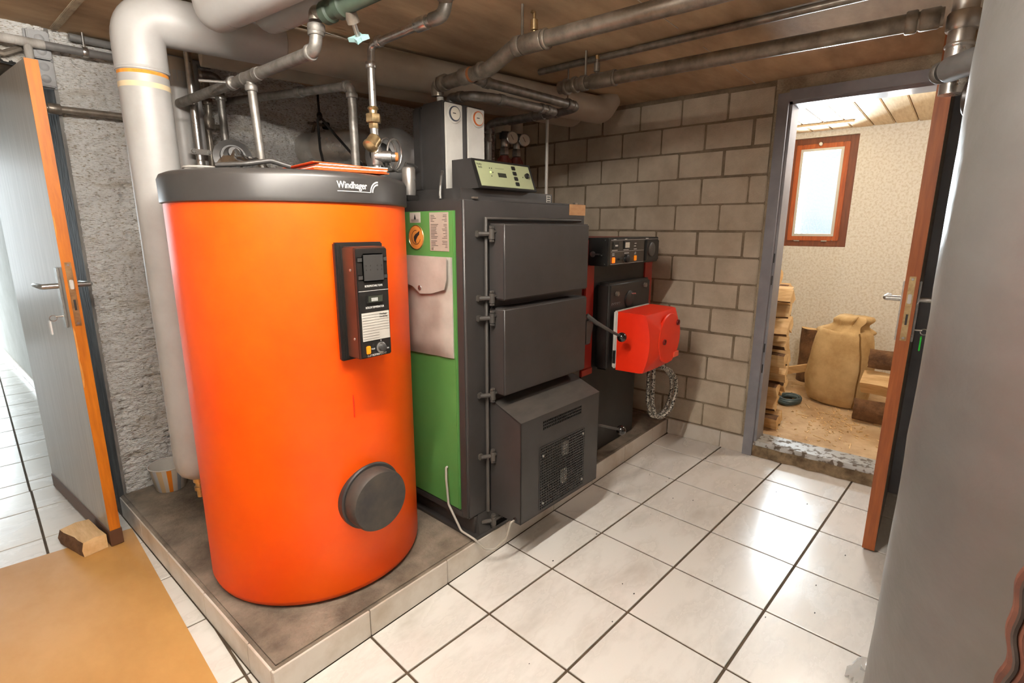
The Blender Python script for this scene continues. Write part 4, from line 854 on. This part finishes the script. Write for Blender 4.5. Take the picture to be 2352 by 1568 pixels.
obj('strand', G().tube([(1.09, 1.40, 2.045), (1.085, 1.39, 1.95), CJ, CJ + V((-.10, -.15, -.05)), (.848, 1.0, 1.652), (.83, .95, 1.585), (.825, .93, 1.50)], .006, n=8, fil=.05), m_blackcable, t); obj('strand', G().tube([CJ, (.90, .95, 1.715), (.845, .72, 1.592), (.835, .60, 1.52), (.84, .50, 1.47)], .006, n=8, fil=.06), m_blackcable, t); obj('junction', G().sphere(CJ, .014, sc=(1, 1, 1.5)), m_blackcable, t)
t = thing('sensor_bracket', 'small black sensor bracket clamped on the rough wall above the flue', 'bracket', (1.10, 1.47, 1.80))
obj('post', G().cyl((1.10, 1.50, 1.80), (1.10, 1.46, 1.86), .008), m_iron, t); obj('bar', G().cyl((1.06, 1.46, 1.85), (1.16, 1.46, 1.85), .007), m_iron, t); obj('cap', G().cyl((1.15, 1.46, 1.85), (1.175, 1.46, 1.85), .02), m_black, t)
t = thing('steel_canister', 'small shiny steel canister with dark foot between tank and boiler', 'canister', (.955, .40, 1.40))
obj('can', G().lathe((.868, .40, 1.428), (0, 0, 1), [(.024, 0), (.026, .004), (.026, .10), (.022, .106)], 24), m_galv, t); obj('foot', G().box(.842, .894, .375, .425, 1.4055, 1.428, .002), m_black, t)

# ------------------------------------------------------------------ doors
def frame_at(o, dx, dy):
    x = V((dx, dy, 0)).normalized(); y = V((x.y, -x.x, 0))     # x along the leaf, y to the right of it
    M = Matrix(((x.x, y.x, 0, o[0]), (x.y, y.y, 0, o[1]), (0, 0, 1, o[2]), (0, 0, 0, 1))); return M
D1 = frame_at((-.097, 1.231, .006), -.050, .872); W1 = .862; T1 = .038; H1 = 1.862
def door_parts(D, W, T, H, face, face2, edge, nm, lab, lockz, chrome=True):
    t = thing(nm, lab, 'door', tuple(D.translation), kind='structure')
    obj('leaf', G(D).box(.002, W, .0008, T - .0008, 0, H, .001), face, t)
    obj('leaf_face', G(D).box(.001, W, T - .0012, T, 0, H), face2, t)
    e = obj('leaf_edge', G(D).box(-.001, .0025, 0, T, 0, H, .0006), edge, t)
    obj('lock_plate', G(D).box(-.0024, -.0008, T / 2 - .010, T / 2 + .010, lockz - .12, lockz + .12, .0007), m_brass, t)
    obj('latch_bolt', G(D).box(-.009, -.002, T / 2 - .006, T / 2 + .006, lockz + .02, lockz + .055, .002), m_white, t); obj('dead_bolt', G(D).box(-.003, -.002, T / 2 - .003, T / 2 + .004, lockz - .06, lockz - .02), m_ink, t)
    for z in (lockz - .11, lockz + .11): obj('plate_screw', G(D).lathe((-.0022, T / 2, z), (-1, 0, 0), [(.005, 0), (.004, .001)], 10), m_chrome, t)
    for s, y in ((-1, -.0), (1, T)):
        obj('handle_plate', G(D).box(.045, .083, y - (.007 if s < 0 else 0), y + (0 if s < 0 else .007), lockz - .13, lockz + .10, .002), m_chrome, t)
        obj('handle', G(D).tube([(.064, y, lockz + .03), (.064, y + s * .05, lockz + .03), (.075, y + s * .055, lockz + .03), (.18, y + s * .052, lockz + .028)], [.010] * 4, n=12, fil=.0), m_chrome, t)
    return t
d1 = door_parts(D1, W1, T1, H1, m_doorgrey, m_doorgrey, m_doororange, 'door_1', 'open grey hall door with worn orange edge wedged by a log', 1.05)
obj('kick_strip', G(D1).box(-.004, W1, -.003, T1 + .003, 0, .068, .001), m_kick, d1)
for z, l, y in ((.86, .14, .002), (.74, .12, .003), (1.30, .09, .001)):
    g = G(D1); n = 9; P = [( -.0016, y * .6 + .0045 * math.cos(k * 2 * PI / n) * (1 + .4 * noise.noise(V((k, z * 9, 1)))), z + l * .5 * math.sin(k * 2 * PI / n) * (1 + .4 * noise.noise(V((k * 2, z * 5, 3))))) for k in range(n)]
    g.prism([(x, max(0.0003, yy), zz) for x, yy, zz in P], (.0008, 0, 0)); obj('chip', g, m_chip, d1)
t = thing('key_with_tag', 'white key tag hanging from the key in the grey hall door', 'key', tuple(D1 @ V((.064, -.03, .87))))
obj('key', G(D1).tube([(.064, .0, .965), (.064, -.030, .965)], .003, n=8), m_chrome, t); obj('split_ring', G(D1).tube([(.064, -.038 + .011 * math.cos(a), .960 + .011 * math.sin(a)) for a in [k * PI / 8 for k in range(16)]], .0015, n=6, closed=True), m_chrome, t); obj('tag_plate', G(D1).box(.055, .078, -.052, -.047, .898, .952, .002), m_tag_white, t)
D2 = frame_at((1.912, -1.153, .012), .70, .012); W2 = .68; T2 = .043; H2 = 1.946
d2_ = door_parts(D2, W2, T2, H2, m_doorbrown, m_doordark, m_doorbrown, 'door_2', 'open red brown door beside the silver tank', 1.0)
t = thing('key_with_tag', 'bright green key tag hanging from the key in the red brown door', 'key', tuple(D2 @ V((.064, T2 + .03, .80))))
obj('key', G(D2).tube([(.064, T2, .915), (.064, T2 + .03, .915)], .003, n=8), m_chrome, t); obj('split_ring', G(D2).tube([(.064, T2 + .036 + .011 * math.cos(a), .910 + .011 * math.sin(a)) for a in [k * PI / 8 for k in range(16)]], .0018, n=6, closed=True), m_chrome, t); obj('tag_plate', G(D2).box(.044, .070, T2 + .028, T2 + .033, .838, .895, .002), m_tag_green, t); obj('tag_hole', G(D2).cyl((.057, T2 + .0325, .848), (.057, T2 + .0338, .848), .004), m_ink, t)
for z in (.25, 1.6): obj('door_hinge', G(D2).cyl((W2 + .006, T2 * .5, z), (W2 + .006, T2 * .5, z + .09), .009), m_frame, d2_)

# ------------------------------------------------------------------ wood store behind the doorway
SX = 4.4
struct('floor_store', (lambda g: g)(G().box(2.735, SX + .05, -1.75, .62, -.05, .07)), m_dirt)
wy0, wy1, wz0, wz1 = -.596, -.12, 1.158, 2.008
g = G(); g.box(SX, SX + .3, -1.75, wy0, -.05, 2.15); g.box(SX, SX + .3, wy1, .62, -.05, 2.15); g.box(SX, SX + .3, wy0, wy1, -.05, wz0); g.box(SX, SX + .3, wy0, wy1, wz1, 2.15)
struct('wall_store_back', g, m_storewall, smooth=False)
struct('wall_store_left', G().box(2.72, SX, .55, .65, -.05, 2.15), m_storewall); struct('wall_store_right', G().box(2.72, SX, -1.85, -1.75, -.05, 2.15), m_storewall)
struct('wall_store_front', G().box(2.72, 2.735, -1.75, DY1 - .08, .0, 2.15), m_storewall); struct('wall_store_front_left', G().box(2.72, 2.735, DY0 + .04, .55, .0, 2.15), m_storewall)
cs = struct('ceiling_store', G().box(2.72, SX + .05, -1.75, .62, 2.072, 2.15), m_fir)
pk = None; y = -1.74
while y < .6:
    if pk is None:
        pk = obj('plank', G().box(2.74, SX - .002, y, y + .127, 2.052, 2.071, .004, 2), m_plank, cs); pk0 = y; pkm = WM[pk.name].copy()
    else: inst(pk, 'plank', cs, Matrix.Translation((random.uniform(-.002, .002), y - pk0, random.uniform(-.001, .001))) @ pkm)
    y += .1333
obj('batten', G().box(4.02, 4.06, -.60, .5, 2.036, 2.051, .003), m_plank, cs)
wn = thing('window', 'small brown wooden window with wire netting in the store wall', 'window', (SX + .05, -.36, wz0), kind='structure'); wn.name = 'window_1'; WM['window_1'] = WM['window']
m_fr_d = mat('dark_varnished_frame', (132, 70, 34), (110, 56, 28), rough=.45, scale=10, stretch=(6, 6, .6))
fx0, fx1 = SX + .03, SX + .085
for a in ((wy0, wy0 + .06, wz0, wz1), (wy1 - .05, wy1, wz0, wz1)): obj('frame_stile', G().box(fx0, fx1, a[0], a[1], a[2], a[3], .003), m_fr_d, wn)
for a in ((wz0, wz0 + .05), (wz1 - .05, wz1)): obj('frame_rail', G().box(fx0, fx1, wy0 + .06, wy1 - .05, a[0], a[1], .003), m_fr_d, wn)
sx0, sx1 = SX + .018, SX + .06
ys0, ys1, zs0, zs1 = wy0 + .057, wy1 - .045, wz0 + .047, wz1 - .047
for a in ((ys0, ys0 + .046), (ys1 - .046, ys1)): obj('sash_stile', G().box(sx0, sx1, a[0], a[1], zs0, zs1, .004), m_fir, wn)
for a in ((zs0, zs0 + .046), (zs1 - .046, zs1)): obj('sash_rail', G().box(sx0, sx1, ys0 + .046, ys1 - .046, a[0], a[1], .004), m_fir, wn)
obj('pane', G().box(SX + .04, SX + .044, ys0 + .04, ys1 - .04, zs0 + .04, zs1 - .04), m_glass, wn)
m_net = mat('pale_wire_netting', (206, 200, 188), rough=.5, metal=.3)
for a in ((ys0 + .036, ys0 + .056, zs0 + .036, zs1 - .036), (ys1 - .056, ys1 - .036, zs0 + .036, zs1 - .036), (ys0 + .056, ys1 - .056, zs0 + .036, zs0 + .056), (ys0 + .056, ys1 - .056, zs1 - .056, zs1 - .036)): obj('netting_hem', G().box(sx0 - .004, sx0 + .002, *a, .001), m_net, wn)
g = G(); n = 26
for i in range(n + 1): y = ys0 + .05 + (ys1 - ys0 - .1) * i / n; g.box(sx0 - .0015, sx0 - .0005, y - .0005, y + .0005, zs0 + .05, zs1 - .05)
n = 58
for i in range(n + 1): z = zs0 + .05 + (zs1 - zs0 - .1) * i / n; g.box(sx0 - .0018, sx0 - .0008, ys0 + .05, ys1 - .05, z - .0005, z + .0005)
o = obj('wire_netting', g, m_net, wn, smooth=False); o['kind'] = 'stuff'
obj('latch_knob', G().lathe((sx0, -.34, zs1 - .005), (-1, 0, 0), [(.008, 0), (.008, .012), (.016, .016), (.012, .026)], 16), m_galv, wn)
for y in (-.44, -.24): obj('hinge', G().cyl((sx0, y - .02, wz0 + .045), (sx0, y + .02, wz0 + .045), .005), m_chrome, wn)
obj('outside_reveal_bar', G().box(SX + .24, SX + .30, -.20, -.12, wz0, wz1), mat('teal_outside_frame', (120, 160, 168), rough=.5), wn)
lp2 = thing('store_fill_lamp', 'added fill lamp brightening the wood store, unseen above its doorway', 'lamp', (2.95, -.95, 1.93))  # added fill light to brighten the store, no lamp is known there
obj('fill_lamp_socket', G().lathe((2.95, -.95, 2.052), (0, 0, -1), [(.05, 0), (.05, .02), (.025, .03), (.022, .06)]), m_white, lp2)
l2 = bpy.data.lights.new('store_fill_light', 'POINT'); l2.energy = STORE_W; l2.color = (1, .96, .9); l2.shadow_soft_size = .06
o = bpy.data.objects.new('store_fill', l2); C.objects.link(o); o.parent = lp2; o.location = (0, 0, .02)

# firewood: split logs, bark on the round side
def split_log(r, l, ang, seed, seg=7):
    """a wedge split from a round: two flat faces and a bark arc, lying along +y from 0 to l"""
    g = G(); rnd = random.Random(seed); prof = [(0, 0)] + [(r * math.cos(ang * k / seg - ang / 2), r * math.sin(ang * k / seg - ang / 2)) for k in range(seg + 1)]
    rows = []; ny = 6
    for j in range(ny + 1):
        y = l * j / ny; row = []
        for (a, b) in prof:
            k = 1 + .07 * noise.noise(V((a * 30 + seed, b * 30, y * 6)))
            row.append(g.bm.verts.new((a * k - r * .5 + .004 * noise.noise(V((y * 9, seed, 0))), y + (.006 * noise.noise(V((a * 40, b * 40, seed))) if j in (0, ny) else 0), b * k + .006 * noise.noise(V((y * 7, seed * 3, 5))))))
        rows.append(row)
    n = len(prof)
    for j in range(ny):
        for i in range(n):
            f = g.bm.faces.new((rows[j][i], rows[j][(i + 1) % n], rows[j + 1][(i + 1) % n], rows[j + 1][i])); f.material_index = 0 if i in (0, n - 1) else 2
    f = g.bm.faces.new(list(reversed(rows[0]))); f.material_index = 1
    f = g.bm.faces.new(rows[-1]); f.material_index = 1
    return g
LOGM = [m_wood, m_woodend, m_bark]
rng = random.Random(11)
rowname = ['lowest row', 'second row', 'third row', 'fourth row', 'fifth row', 'sixth row', 'seventh row', 'eighth row', 'top row']
posname = ['nearest the door frame', 'second from the door frame', 'third from the door frame', 'deepest in the pile']
from mathutils.bvhtree import BVHTree
LOGT = []
def place_log(make, label, group, tries=90):
    for k in range(tries):
        g = make(k); tr = BVHTree.FromBMesh(g.bm)
        if not any(tr.overlap(q) for q in LOGT): break
        if k < tries - 1: g.bm.free()
    else: return None
    LOGT.append(tr); return solo('firewood_log', g, LOGM, label, 'log', group, angle=25)
for row in range(9):
    for c_ in range(4):
        def make(k, row=row, c_=c_):
            sh = .985 ** k
            g = split_log(rng.uniform(.080, .098) * sh, rng.uniform(.30, .36), rng.uniform(1.05, 1.4), row * 7 + c_ + k * 100)
            x = 2.91 + c_ * .125 + rng.uniform(-.012, .012) + (.05 if row % 2 else 0); z = .126 + row * .098
            yy = -.575 + c_ * .035 + rng.uniform(-.035, .03)
            g.bm.transform(Matrix.Translation((x, yy, z)) @ Matrix.Rotation(rng.uniform(-.12, .08) * sh, 4, 'Z') @ Matrix.Rotation(rng.choice((PI / 2, -PI / 2, PI, 0)) + rng.uniform(-.3, .3), 4, 'Y'))
            dz = .0715 - min(v.co.z for v in g.bm.verts)
            if row == 0: bmesh.ops.translate(g.bm, vec=(0, 0, dz), verts=g.bm.verts)
            return g
        place_log(make, 'split firewood log in the %s of the pile, %s' % (rowname[row], posname[c_]), 'firewood pile beside the doorway')
def topper(k):
    g = split_log(.085 * .98 ** k, .40, 1.4, 91); g.bm.transform(Matrix.Translation((3.02, -.46, 1.0 + .004 * k)) @ Matrix.Rotation(-.4, 4, 'Z') @ Matrix.Rotation(.15, 4, 'X')); return g
place_log(topper, 'bark covered log lying slanted on the very top of the firewood pile', None)
for q, (z, ry, r, l, lab) in enumerate(((.160, .1, .11, .34, 'pale split log lying flat at the front right of the sack'), (.334, 3.05, .11, .33, 'second pale split log resting on the front log right of the sack'), (.496, .0, .09, .32, 'dark barked log on top of the small pile right of the sack'))):
    def make(k, q=q, z=z, ry=ry, r=r, l=l):
        g = split_log(r, l, 1.5, 50 + q); g.bm.transform(Matrix.Translation((3.42 + .02 * q, -.905 - .02 * q, z + .003 * k)) @ Matrix.Rotation(PI + (.06, -.08, .05)[q], 4, 'Z') @ Matrix.Rotation(ry, 4, 'Y')); return g
    place_log(make, lab, 'logs right of the sack')
g = G(); g.prism([(3.99, -.11, .072), (4.04, -.11, .072), (4.04, -.11, .130), (3.99, -.11, .130)], (0, -1.30, .44)); solo('wood_board', g, m_wood, 'long sawn board slanting up behind the sack and the logs beside it', 'board', smooth=False)
g = split_log(.085, .44, 3.6, 77, 12); g.bm.transform(Matrix.Translation((4.22, -.475, .0705)) @ Matrix.Rotation(PI, 4, 'Z') @ Matrix.Rotation(PI / 2, 4, 'X')); solo('chopping_log', g, LOGM, 'upright barked log standing between firewood pile and burlap sack', 'log', angle=25)
# burlap sack
t = thing('burlap_sack', 'full burlap sack with folded crumpled top standing in the wood store', 'sack', (3.76, -.755, .07))
def sackring(g, z, a, b, tw, k, cx=3.76, cy=-.755, n=40):
    r = []
    for i in range(n):
        th = 2 * PI * i / n; e = 2.6
        c_, s_ = math.cos(th), math.sin(th)
        rr = (abs(c_) ** e + abs(s_) ** e) ** (-1 / e)
        w = 1 + k * noise.noise(V((c_ * 2.2, s_ * 2.2, z * 6)))
        x, y = a * rr * c_ * w, b * rr * s_ * w
        r.append(g.bm.verts.new((cx + x * math.cos(tw) - y * math.sin(tw), cy + x * math.sin(tw) + y * math.cos(tw), z + .01 * noise.noise(V((c_ * 3, s_ * 3, z * 3))) * (1 if z > .09 else 0))))
    return r
g = G(); prev = None; seamp = []
for z, a, b in ((.072, .10, .145), (.09, .135, .175), (.15, .150, .192), (.25, .156, .200), (.36, .152, .198), (.46, .147, .188), (.54, .140, .176), (.585, .130, .165), (.610, .118, .150), (.605, .09, .12), (.575, .05, .07)):
    r = sackring(g, z, a, b, -.35, .09); seamp.append(r[26].co.copy())
    if prev: g.bridge(prev, r)
    else: g.bm.faces.new(list(reversed(r)))
    prev = r
g.bm.faces.new(prev); obj('body', g, m_burlap, t, angle=80)
g = G(); prev = None
for k in range(13):
    u = k / 12; z = .575 + .135 * u; a = (.122 + .018 * math.sin(u * 9)) * (1 - .52 * u); 
    r = sackring(g, z, a, a * 1.25, -.35, .5 + .5 * u, 3.77 , -.735 - .075 * u)
    if prev: g.bridge(prev, r)
    prev = r
g.bm.faces.new(prev); obj('crumpled_top', g, m_burlap, t, angle=80)
obj('seam', G().tube([p + V((-.003, -.003, 0)) for p in seamp[1:9]], .0045, n=6, fil=.02), m_seam, t)
# hose
solo('garden_hose', G().tube([(3.55 + .10 * (1 + .12 * math.sin(a * .7)) * math.cos(a), -.50 + .065 * (1 + .1 * math.cos(a)) * math.sin(a), .083 + .009 * (a / 6.28)) for a in [k * .28 for k in range(62)]], .0125, n=10), m_hose, 'blue grey garden hose coiled on the dusty floor before the firewood', 'hose')
# chips and splinters
g = G(); rng = random.Random(5)
for k in range(430):
    near = rng.random() < .6
    x = rng.uniform(2.80, 4.25) if not near else rng.gauss(3.35, .28); y = rng.uniform(-1.3, -.35) if not near else rng.gauss(-.86, .12)
    if x < 2.78 or x > 4.3: continue
    l = rng.uniform(.006, .024) if k % 22 else rng.uniform(.05, .11); w_ = rng.uniform(.002, .009); a = rng.uniform(0, PI); h = rng.uniform(.001, .004)
    c_, s_ = math.cos(a), math.sin(a); z = .0705
    g.prism([(x + c_ * u * l - s_ * v * w_, y + s_ * u * l + c_ * v * w_, z + (.006 * rng.random() if u > 0 else 0)) for u, v in ((-.5, -.5), (.5, -.4), (.5, .3), (-.5, .5))], (0, 0, h))
solo('wood_chips', g, m_woodend, 'scattered wood chips and splinters over the store floor', 'wood chips', kind='stuff', smooth=False)
g = G()
for k in range(30):
    x = rng.uniform(.3, 2.4); y = rng.uniform(-1.2, -.15); s_ = rng.uniform(.001, .0035)
    g.box(x - s_, x + s_, y - s_ * .6, y + s_ * .6, .0002, .0002 + s_ * .5)
solo('floor_crumbs', g, m_ink, 'dark crumbs of dirt scattered over the white floor tiles', 'dirt', kind='stuff', smooth=False)

# ------------------------------------------------------------------ silver buffer tank close to the camera
SXC, SYC, SR = .564, -1.634, .368
st = thing('buffer_tank', 'big silver foil insulated buffer tank at the right edge with brown zip', 'tank', (SXC, SYC, 0))
g = G(); prev = None
for k in range(47):
    z = .01 + k * .0415; n = 96; r = []
    for i in range(n):
        th = 2 * PI * i / n; q = SR + .0035 * noise.noise(V((math.cos(th) * 3, math.sin(th) * 3, z * 5))) + .0015 * noise.noise(V((math.cos(th) * 12, math.sin(th) * 12, z * 20)))
        if k == 46: q *= .97
        r.append(g.bm.verts.new((SXC + q * math.cos(th), SYC + q * math.sin(th), z)))
    if prev: g.bridge(prev, r)
    else: g.bm.faces.new(list(reversed(r)))
    prev = r
g.bm.faces.new(prev); obj('foil_jacket', g, m_silver, st, angle=60)
za = math.radians(141.5)
def zpt(z, da, dr): 
    a = za + da + .007 * math.sin(z * 95) + .008 * math.sin(z * 41); return V((SXC + (SR + dr) * math.cos(a), SYC + (SR + dr) * math.sin(a), z))
g = G(); prev = None
for k in range(190):
    z = .03 + k * .0097; r = [g.bm.verts.new(zpt(z, d, h)) for d, h in ((-.038, .0), (-.022, .006), (-.006, .0035), (.006, .0035), (.022, .006), (.038, .0))]
    if prev:
        for i in range(5): g.bm.faces.new((prev[i], prev[i + 1], r[i + 1], r[i]))
    prev = r
obj('zip_tape', g, m_zip, st, angle=60)
obj('zip', G().tube([zpt(.03 + k * .0097, 0, .0055) for k in range(190)], .0032, n=6), m_doordark, st)
t = thing('tank_manifold', 'bright steel pipe joint with grey insulated stub above the red brown door', 'pipe', (1.60, -1.23, 1.6))
obj('upright', G().tube([(1.658, -1.205, 1.70), (1.658, -1.205, 2.05)], .033, n=20), m_galv, t); obj('tee_ring', G().collar((1.658, -1.205, 1.90), (0, 0, 1), .041, .05), m_galv, t); obj('lower_ring', G().collar((1.658, -1.205, 1.835), (0, 0, 1), .037, .012), m_galv, t)
obj('insulated_stub', G().lathe((1.53, -1.190, 1.742), (-.75, -.62, 0), [(.026, 0), (.032, .006), (.034, .012), (.034, .45)], 24), m_greyPVC, t); obj('stub_ring', G().collar((1.545, -1.178, 1.742), (-.75, -.62, 0), .030, .02), m_steel, t)
obj('plate', G().lathe((1.50, -1.262, 1.655), (.3, 1, 0), [(.050, 0), (.050, .012), (.045, .016)], 28), m_doordark, t)
g = G(); rows = []
for i in range(15):
    r = []
    for j in range(15):
        u, v = i / 14 - .5, j / 14 - .5; h = .075 * max(0, 1 - (u * u + v * v) * 4) * (1 + .8 * noise.noise(V((u * 7, v * 7, 3)))) + .008 * noise.noise(V((u * 22, v * 22, 1)))
        r.append(g.bm.verts.new((1.16 + u * .17, -1.285 + v * .16, .002 + max(0, h))))
    rows.append(r)
for i in range(14):
    for j in range(14):
        if ((i - 6.5) / 7) ** 2 + ((j - 6.5) / 7) ** 2 < .9 + .3 * noise.noise(V((i * .6, j * .6, .5))): g.bm.faces.new((rows[i][j], rows[i + 1][j], rows[i + 1][j + 1], rows[i][j + 1]))
bmesh.ops.delete(g.bm, geom=[v for v in g.bm.verts if not v.link_faces], context='VERTS')
solo('plastic_bag', g, mat('milky_plastic_film', (226, 224, 220), rough=.15, trans=.5, alpha=.8), 'crumpled clear plastic bag on the floor behind the silver tank', 'bag')
# ------------------------------------------------------------------ small things at the left
def bucket_mat():
    M = bpy.data.materials.new('striped_bucket'); M.use_nodes = True; nt = M.node_tree; N = nt.nodes; L = nt.links; P = N['Principled BSDF']; P.inputs['Roughness'].default_value = .35
    tc = N.new('ShaderNodeTexCoord'); sp = N.new('ShaderNodeSeparateXYZ'); L.new(tc.outputs['Object'], sp.inputs[0])
    at = N.new('ShaderNodeMath'); at.operation = 'ARCTAN2'; L.new(sp.outputs[1], at.inputs[0]); L.new(sp.outputs[0], at.inputs[1])
    mr = N.new('ShaderNodeMapRange'); mr.inputs[1].default_value = -PI; mr.inputs[2].default_value = PI; L.new(at.outputs[0], mr.inputs[0])
    cr = N.new('ShaderNodeValToRGB'); cr.color_ramp.interpolation = 'CONSTANT'; L.new(mr.outputs[0], cr.inputs[0])
    st_ = [(0.0, (200, 190, 170)), (.055, (196, 200, 204)), (.10, (214, 186, 142)), (.145, (208, 202, 192)), (.185, (240, 140, 40)), (.225, (204, 196, 182)), (.27, (150, 158, 166)), (.31, (206, 200, 190)), (.5, (196, 200, 204)), (.6, (214, 186, 142)), (.7, (240, 140, 40)), (.76, (206, 200, 190)), (.9, (240, 140, 40)), (.945, (204, 196, 182))]
    while len(cr.color_ramp.elements) < len(st_): cr.color_ramp.elements.new(.99)
    for e, (p, c) in zip(cr.color_ramp.elements, st_): e.position = p; e.color = (*lin(c), 1)
    L.new(cr.outputs[0], P.inputs['Base Color']); return M
bk = thing('paint_bucket', 'small white bucket with orange and grey stripes behind the white riser', 'bucket', (.185, 1.405, .1))
obj('wall', G().lathe((.185, 1.405, .1), (0, 0, 1), [(.058, .0), (.060, .002), (.080, .118)], 40, cap1=False), bucket_mat(), bk, angle=60)
obj('rim', G().tube([(.185 + .0805 * math.cos(a), 1.405 + .0805 * math.sin(a), .218) for a in [k * 2 * PI / 36 for k in range(36)]], .0028, n=6, closed=True), m_white, bk); obj('lining', G().lathe((.185, 1.405, .103), (0, 0, 1), [(.055, 0), (.0775, .114)], 40, cap1=False), m_white, bk, angle=60)
g = G()
P = [(-.192, 1.225), (-.108, 1.24), (-.125, 1.44), (-.235, 1.42)]
rows = []
for j in range(6):
    u = j / 5; a = V((*P[0], 0)).lerp(V((*P[3], 0)), u); b = V((*P[1], 0)).lerp(V((*P[2], 0)), u); rw = []
    for (s_, h) in ((0.02, 0), (.5, -.0), (.98, 0.0), (1.0, .035), (.98, .058), (.55, .066), (.06, .062), (-.02, .03)):
        p = a.lerp(b, s_); rw.append(g.bm.verts.new((p.x + .004 * noise.noise(V((u * 5, s_ * 6, h * 40))), p.y + (.004 * noise.noise(V((s_ * 9, h * 50, u))) if j in (0, 5) else 0), max(.0035, .0035 + h + .004 * noise.noise(V((u * 6, s_ * 4, 7))) * (h > .02)))))
    rows.append(rw)
for j in range(5):
    for i in range(8):
        f = g.bm.faces.new((rows[j][i], rows[j][(i + 1) % 8], rows[j + 1][(i + 1) % 8], rows[j + 1][i])); f.material_index = 2 if i in (6, 7) else 0
f = g.bm.faces.new(list(reversed(rows[0]))); f.material_index = 1
f = g.bm.faces.new(rows[-1]); f.material_index = 1
solo('door_wedge_log', g, LOGM, 'split piece of firewood holding the grey hall door open', 'log', angle=25)
for k, (z0, z1, lab) in enumerate(((1.93, 2.03, 'upper grey junction box with round knockouts beside the wrapped pipe'), (1.832, 1.924, 'lower grey junction box with round knockouts above the hall door'))):
    t = thing('junction_box', lab, 'junction box', (.0, 1.49, z0), group='junction boxes'); 
    obj('case', G().box(-.038, .026, 1.475, 1.535, z0, z1, .004), m_boxgrey, t); obj('back_rim', G().box(-.043, .031, 1.497, 1.509, z0 - .002, z1 + .002, .002), m_boxgrey, t)
    for z in (z0 + .028, z0 + .070): obj('knockout', G().lathe((-.002, 1.4755, z), (0, -1, 0), [(.0155, 0), (.015, .002), (.012, .0035), (.009, .006), (.003, .007)], 22), m_boxgrey, t)
t = thing('cable_bundle', 'black cables running into the hall above the grey door', 'cable', (-.3, 1.6, 1.87))
for k in range(4): obj('cable', G().tube([(-1.0, 1.50 + .01 * k, 1.93 + .012 * k), (-.25, 1.50 + .01 * k, 1.915 + .011 * k), (-.062, 1.505 + .01 * k, 1.893 + .008 * k)], .005, n=8), m_blackcable, t)
obj('bracket', G().tube([(-.16, 1.49, 1.93), (-.11, 1.48, 1.925), (-.06, 1.49, 1.955)], .012, n=8), m_iron, t)
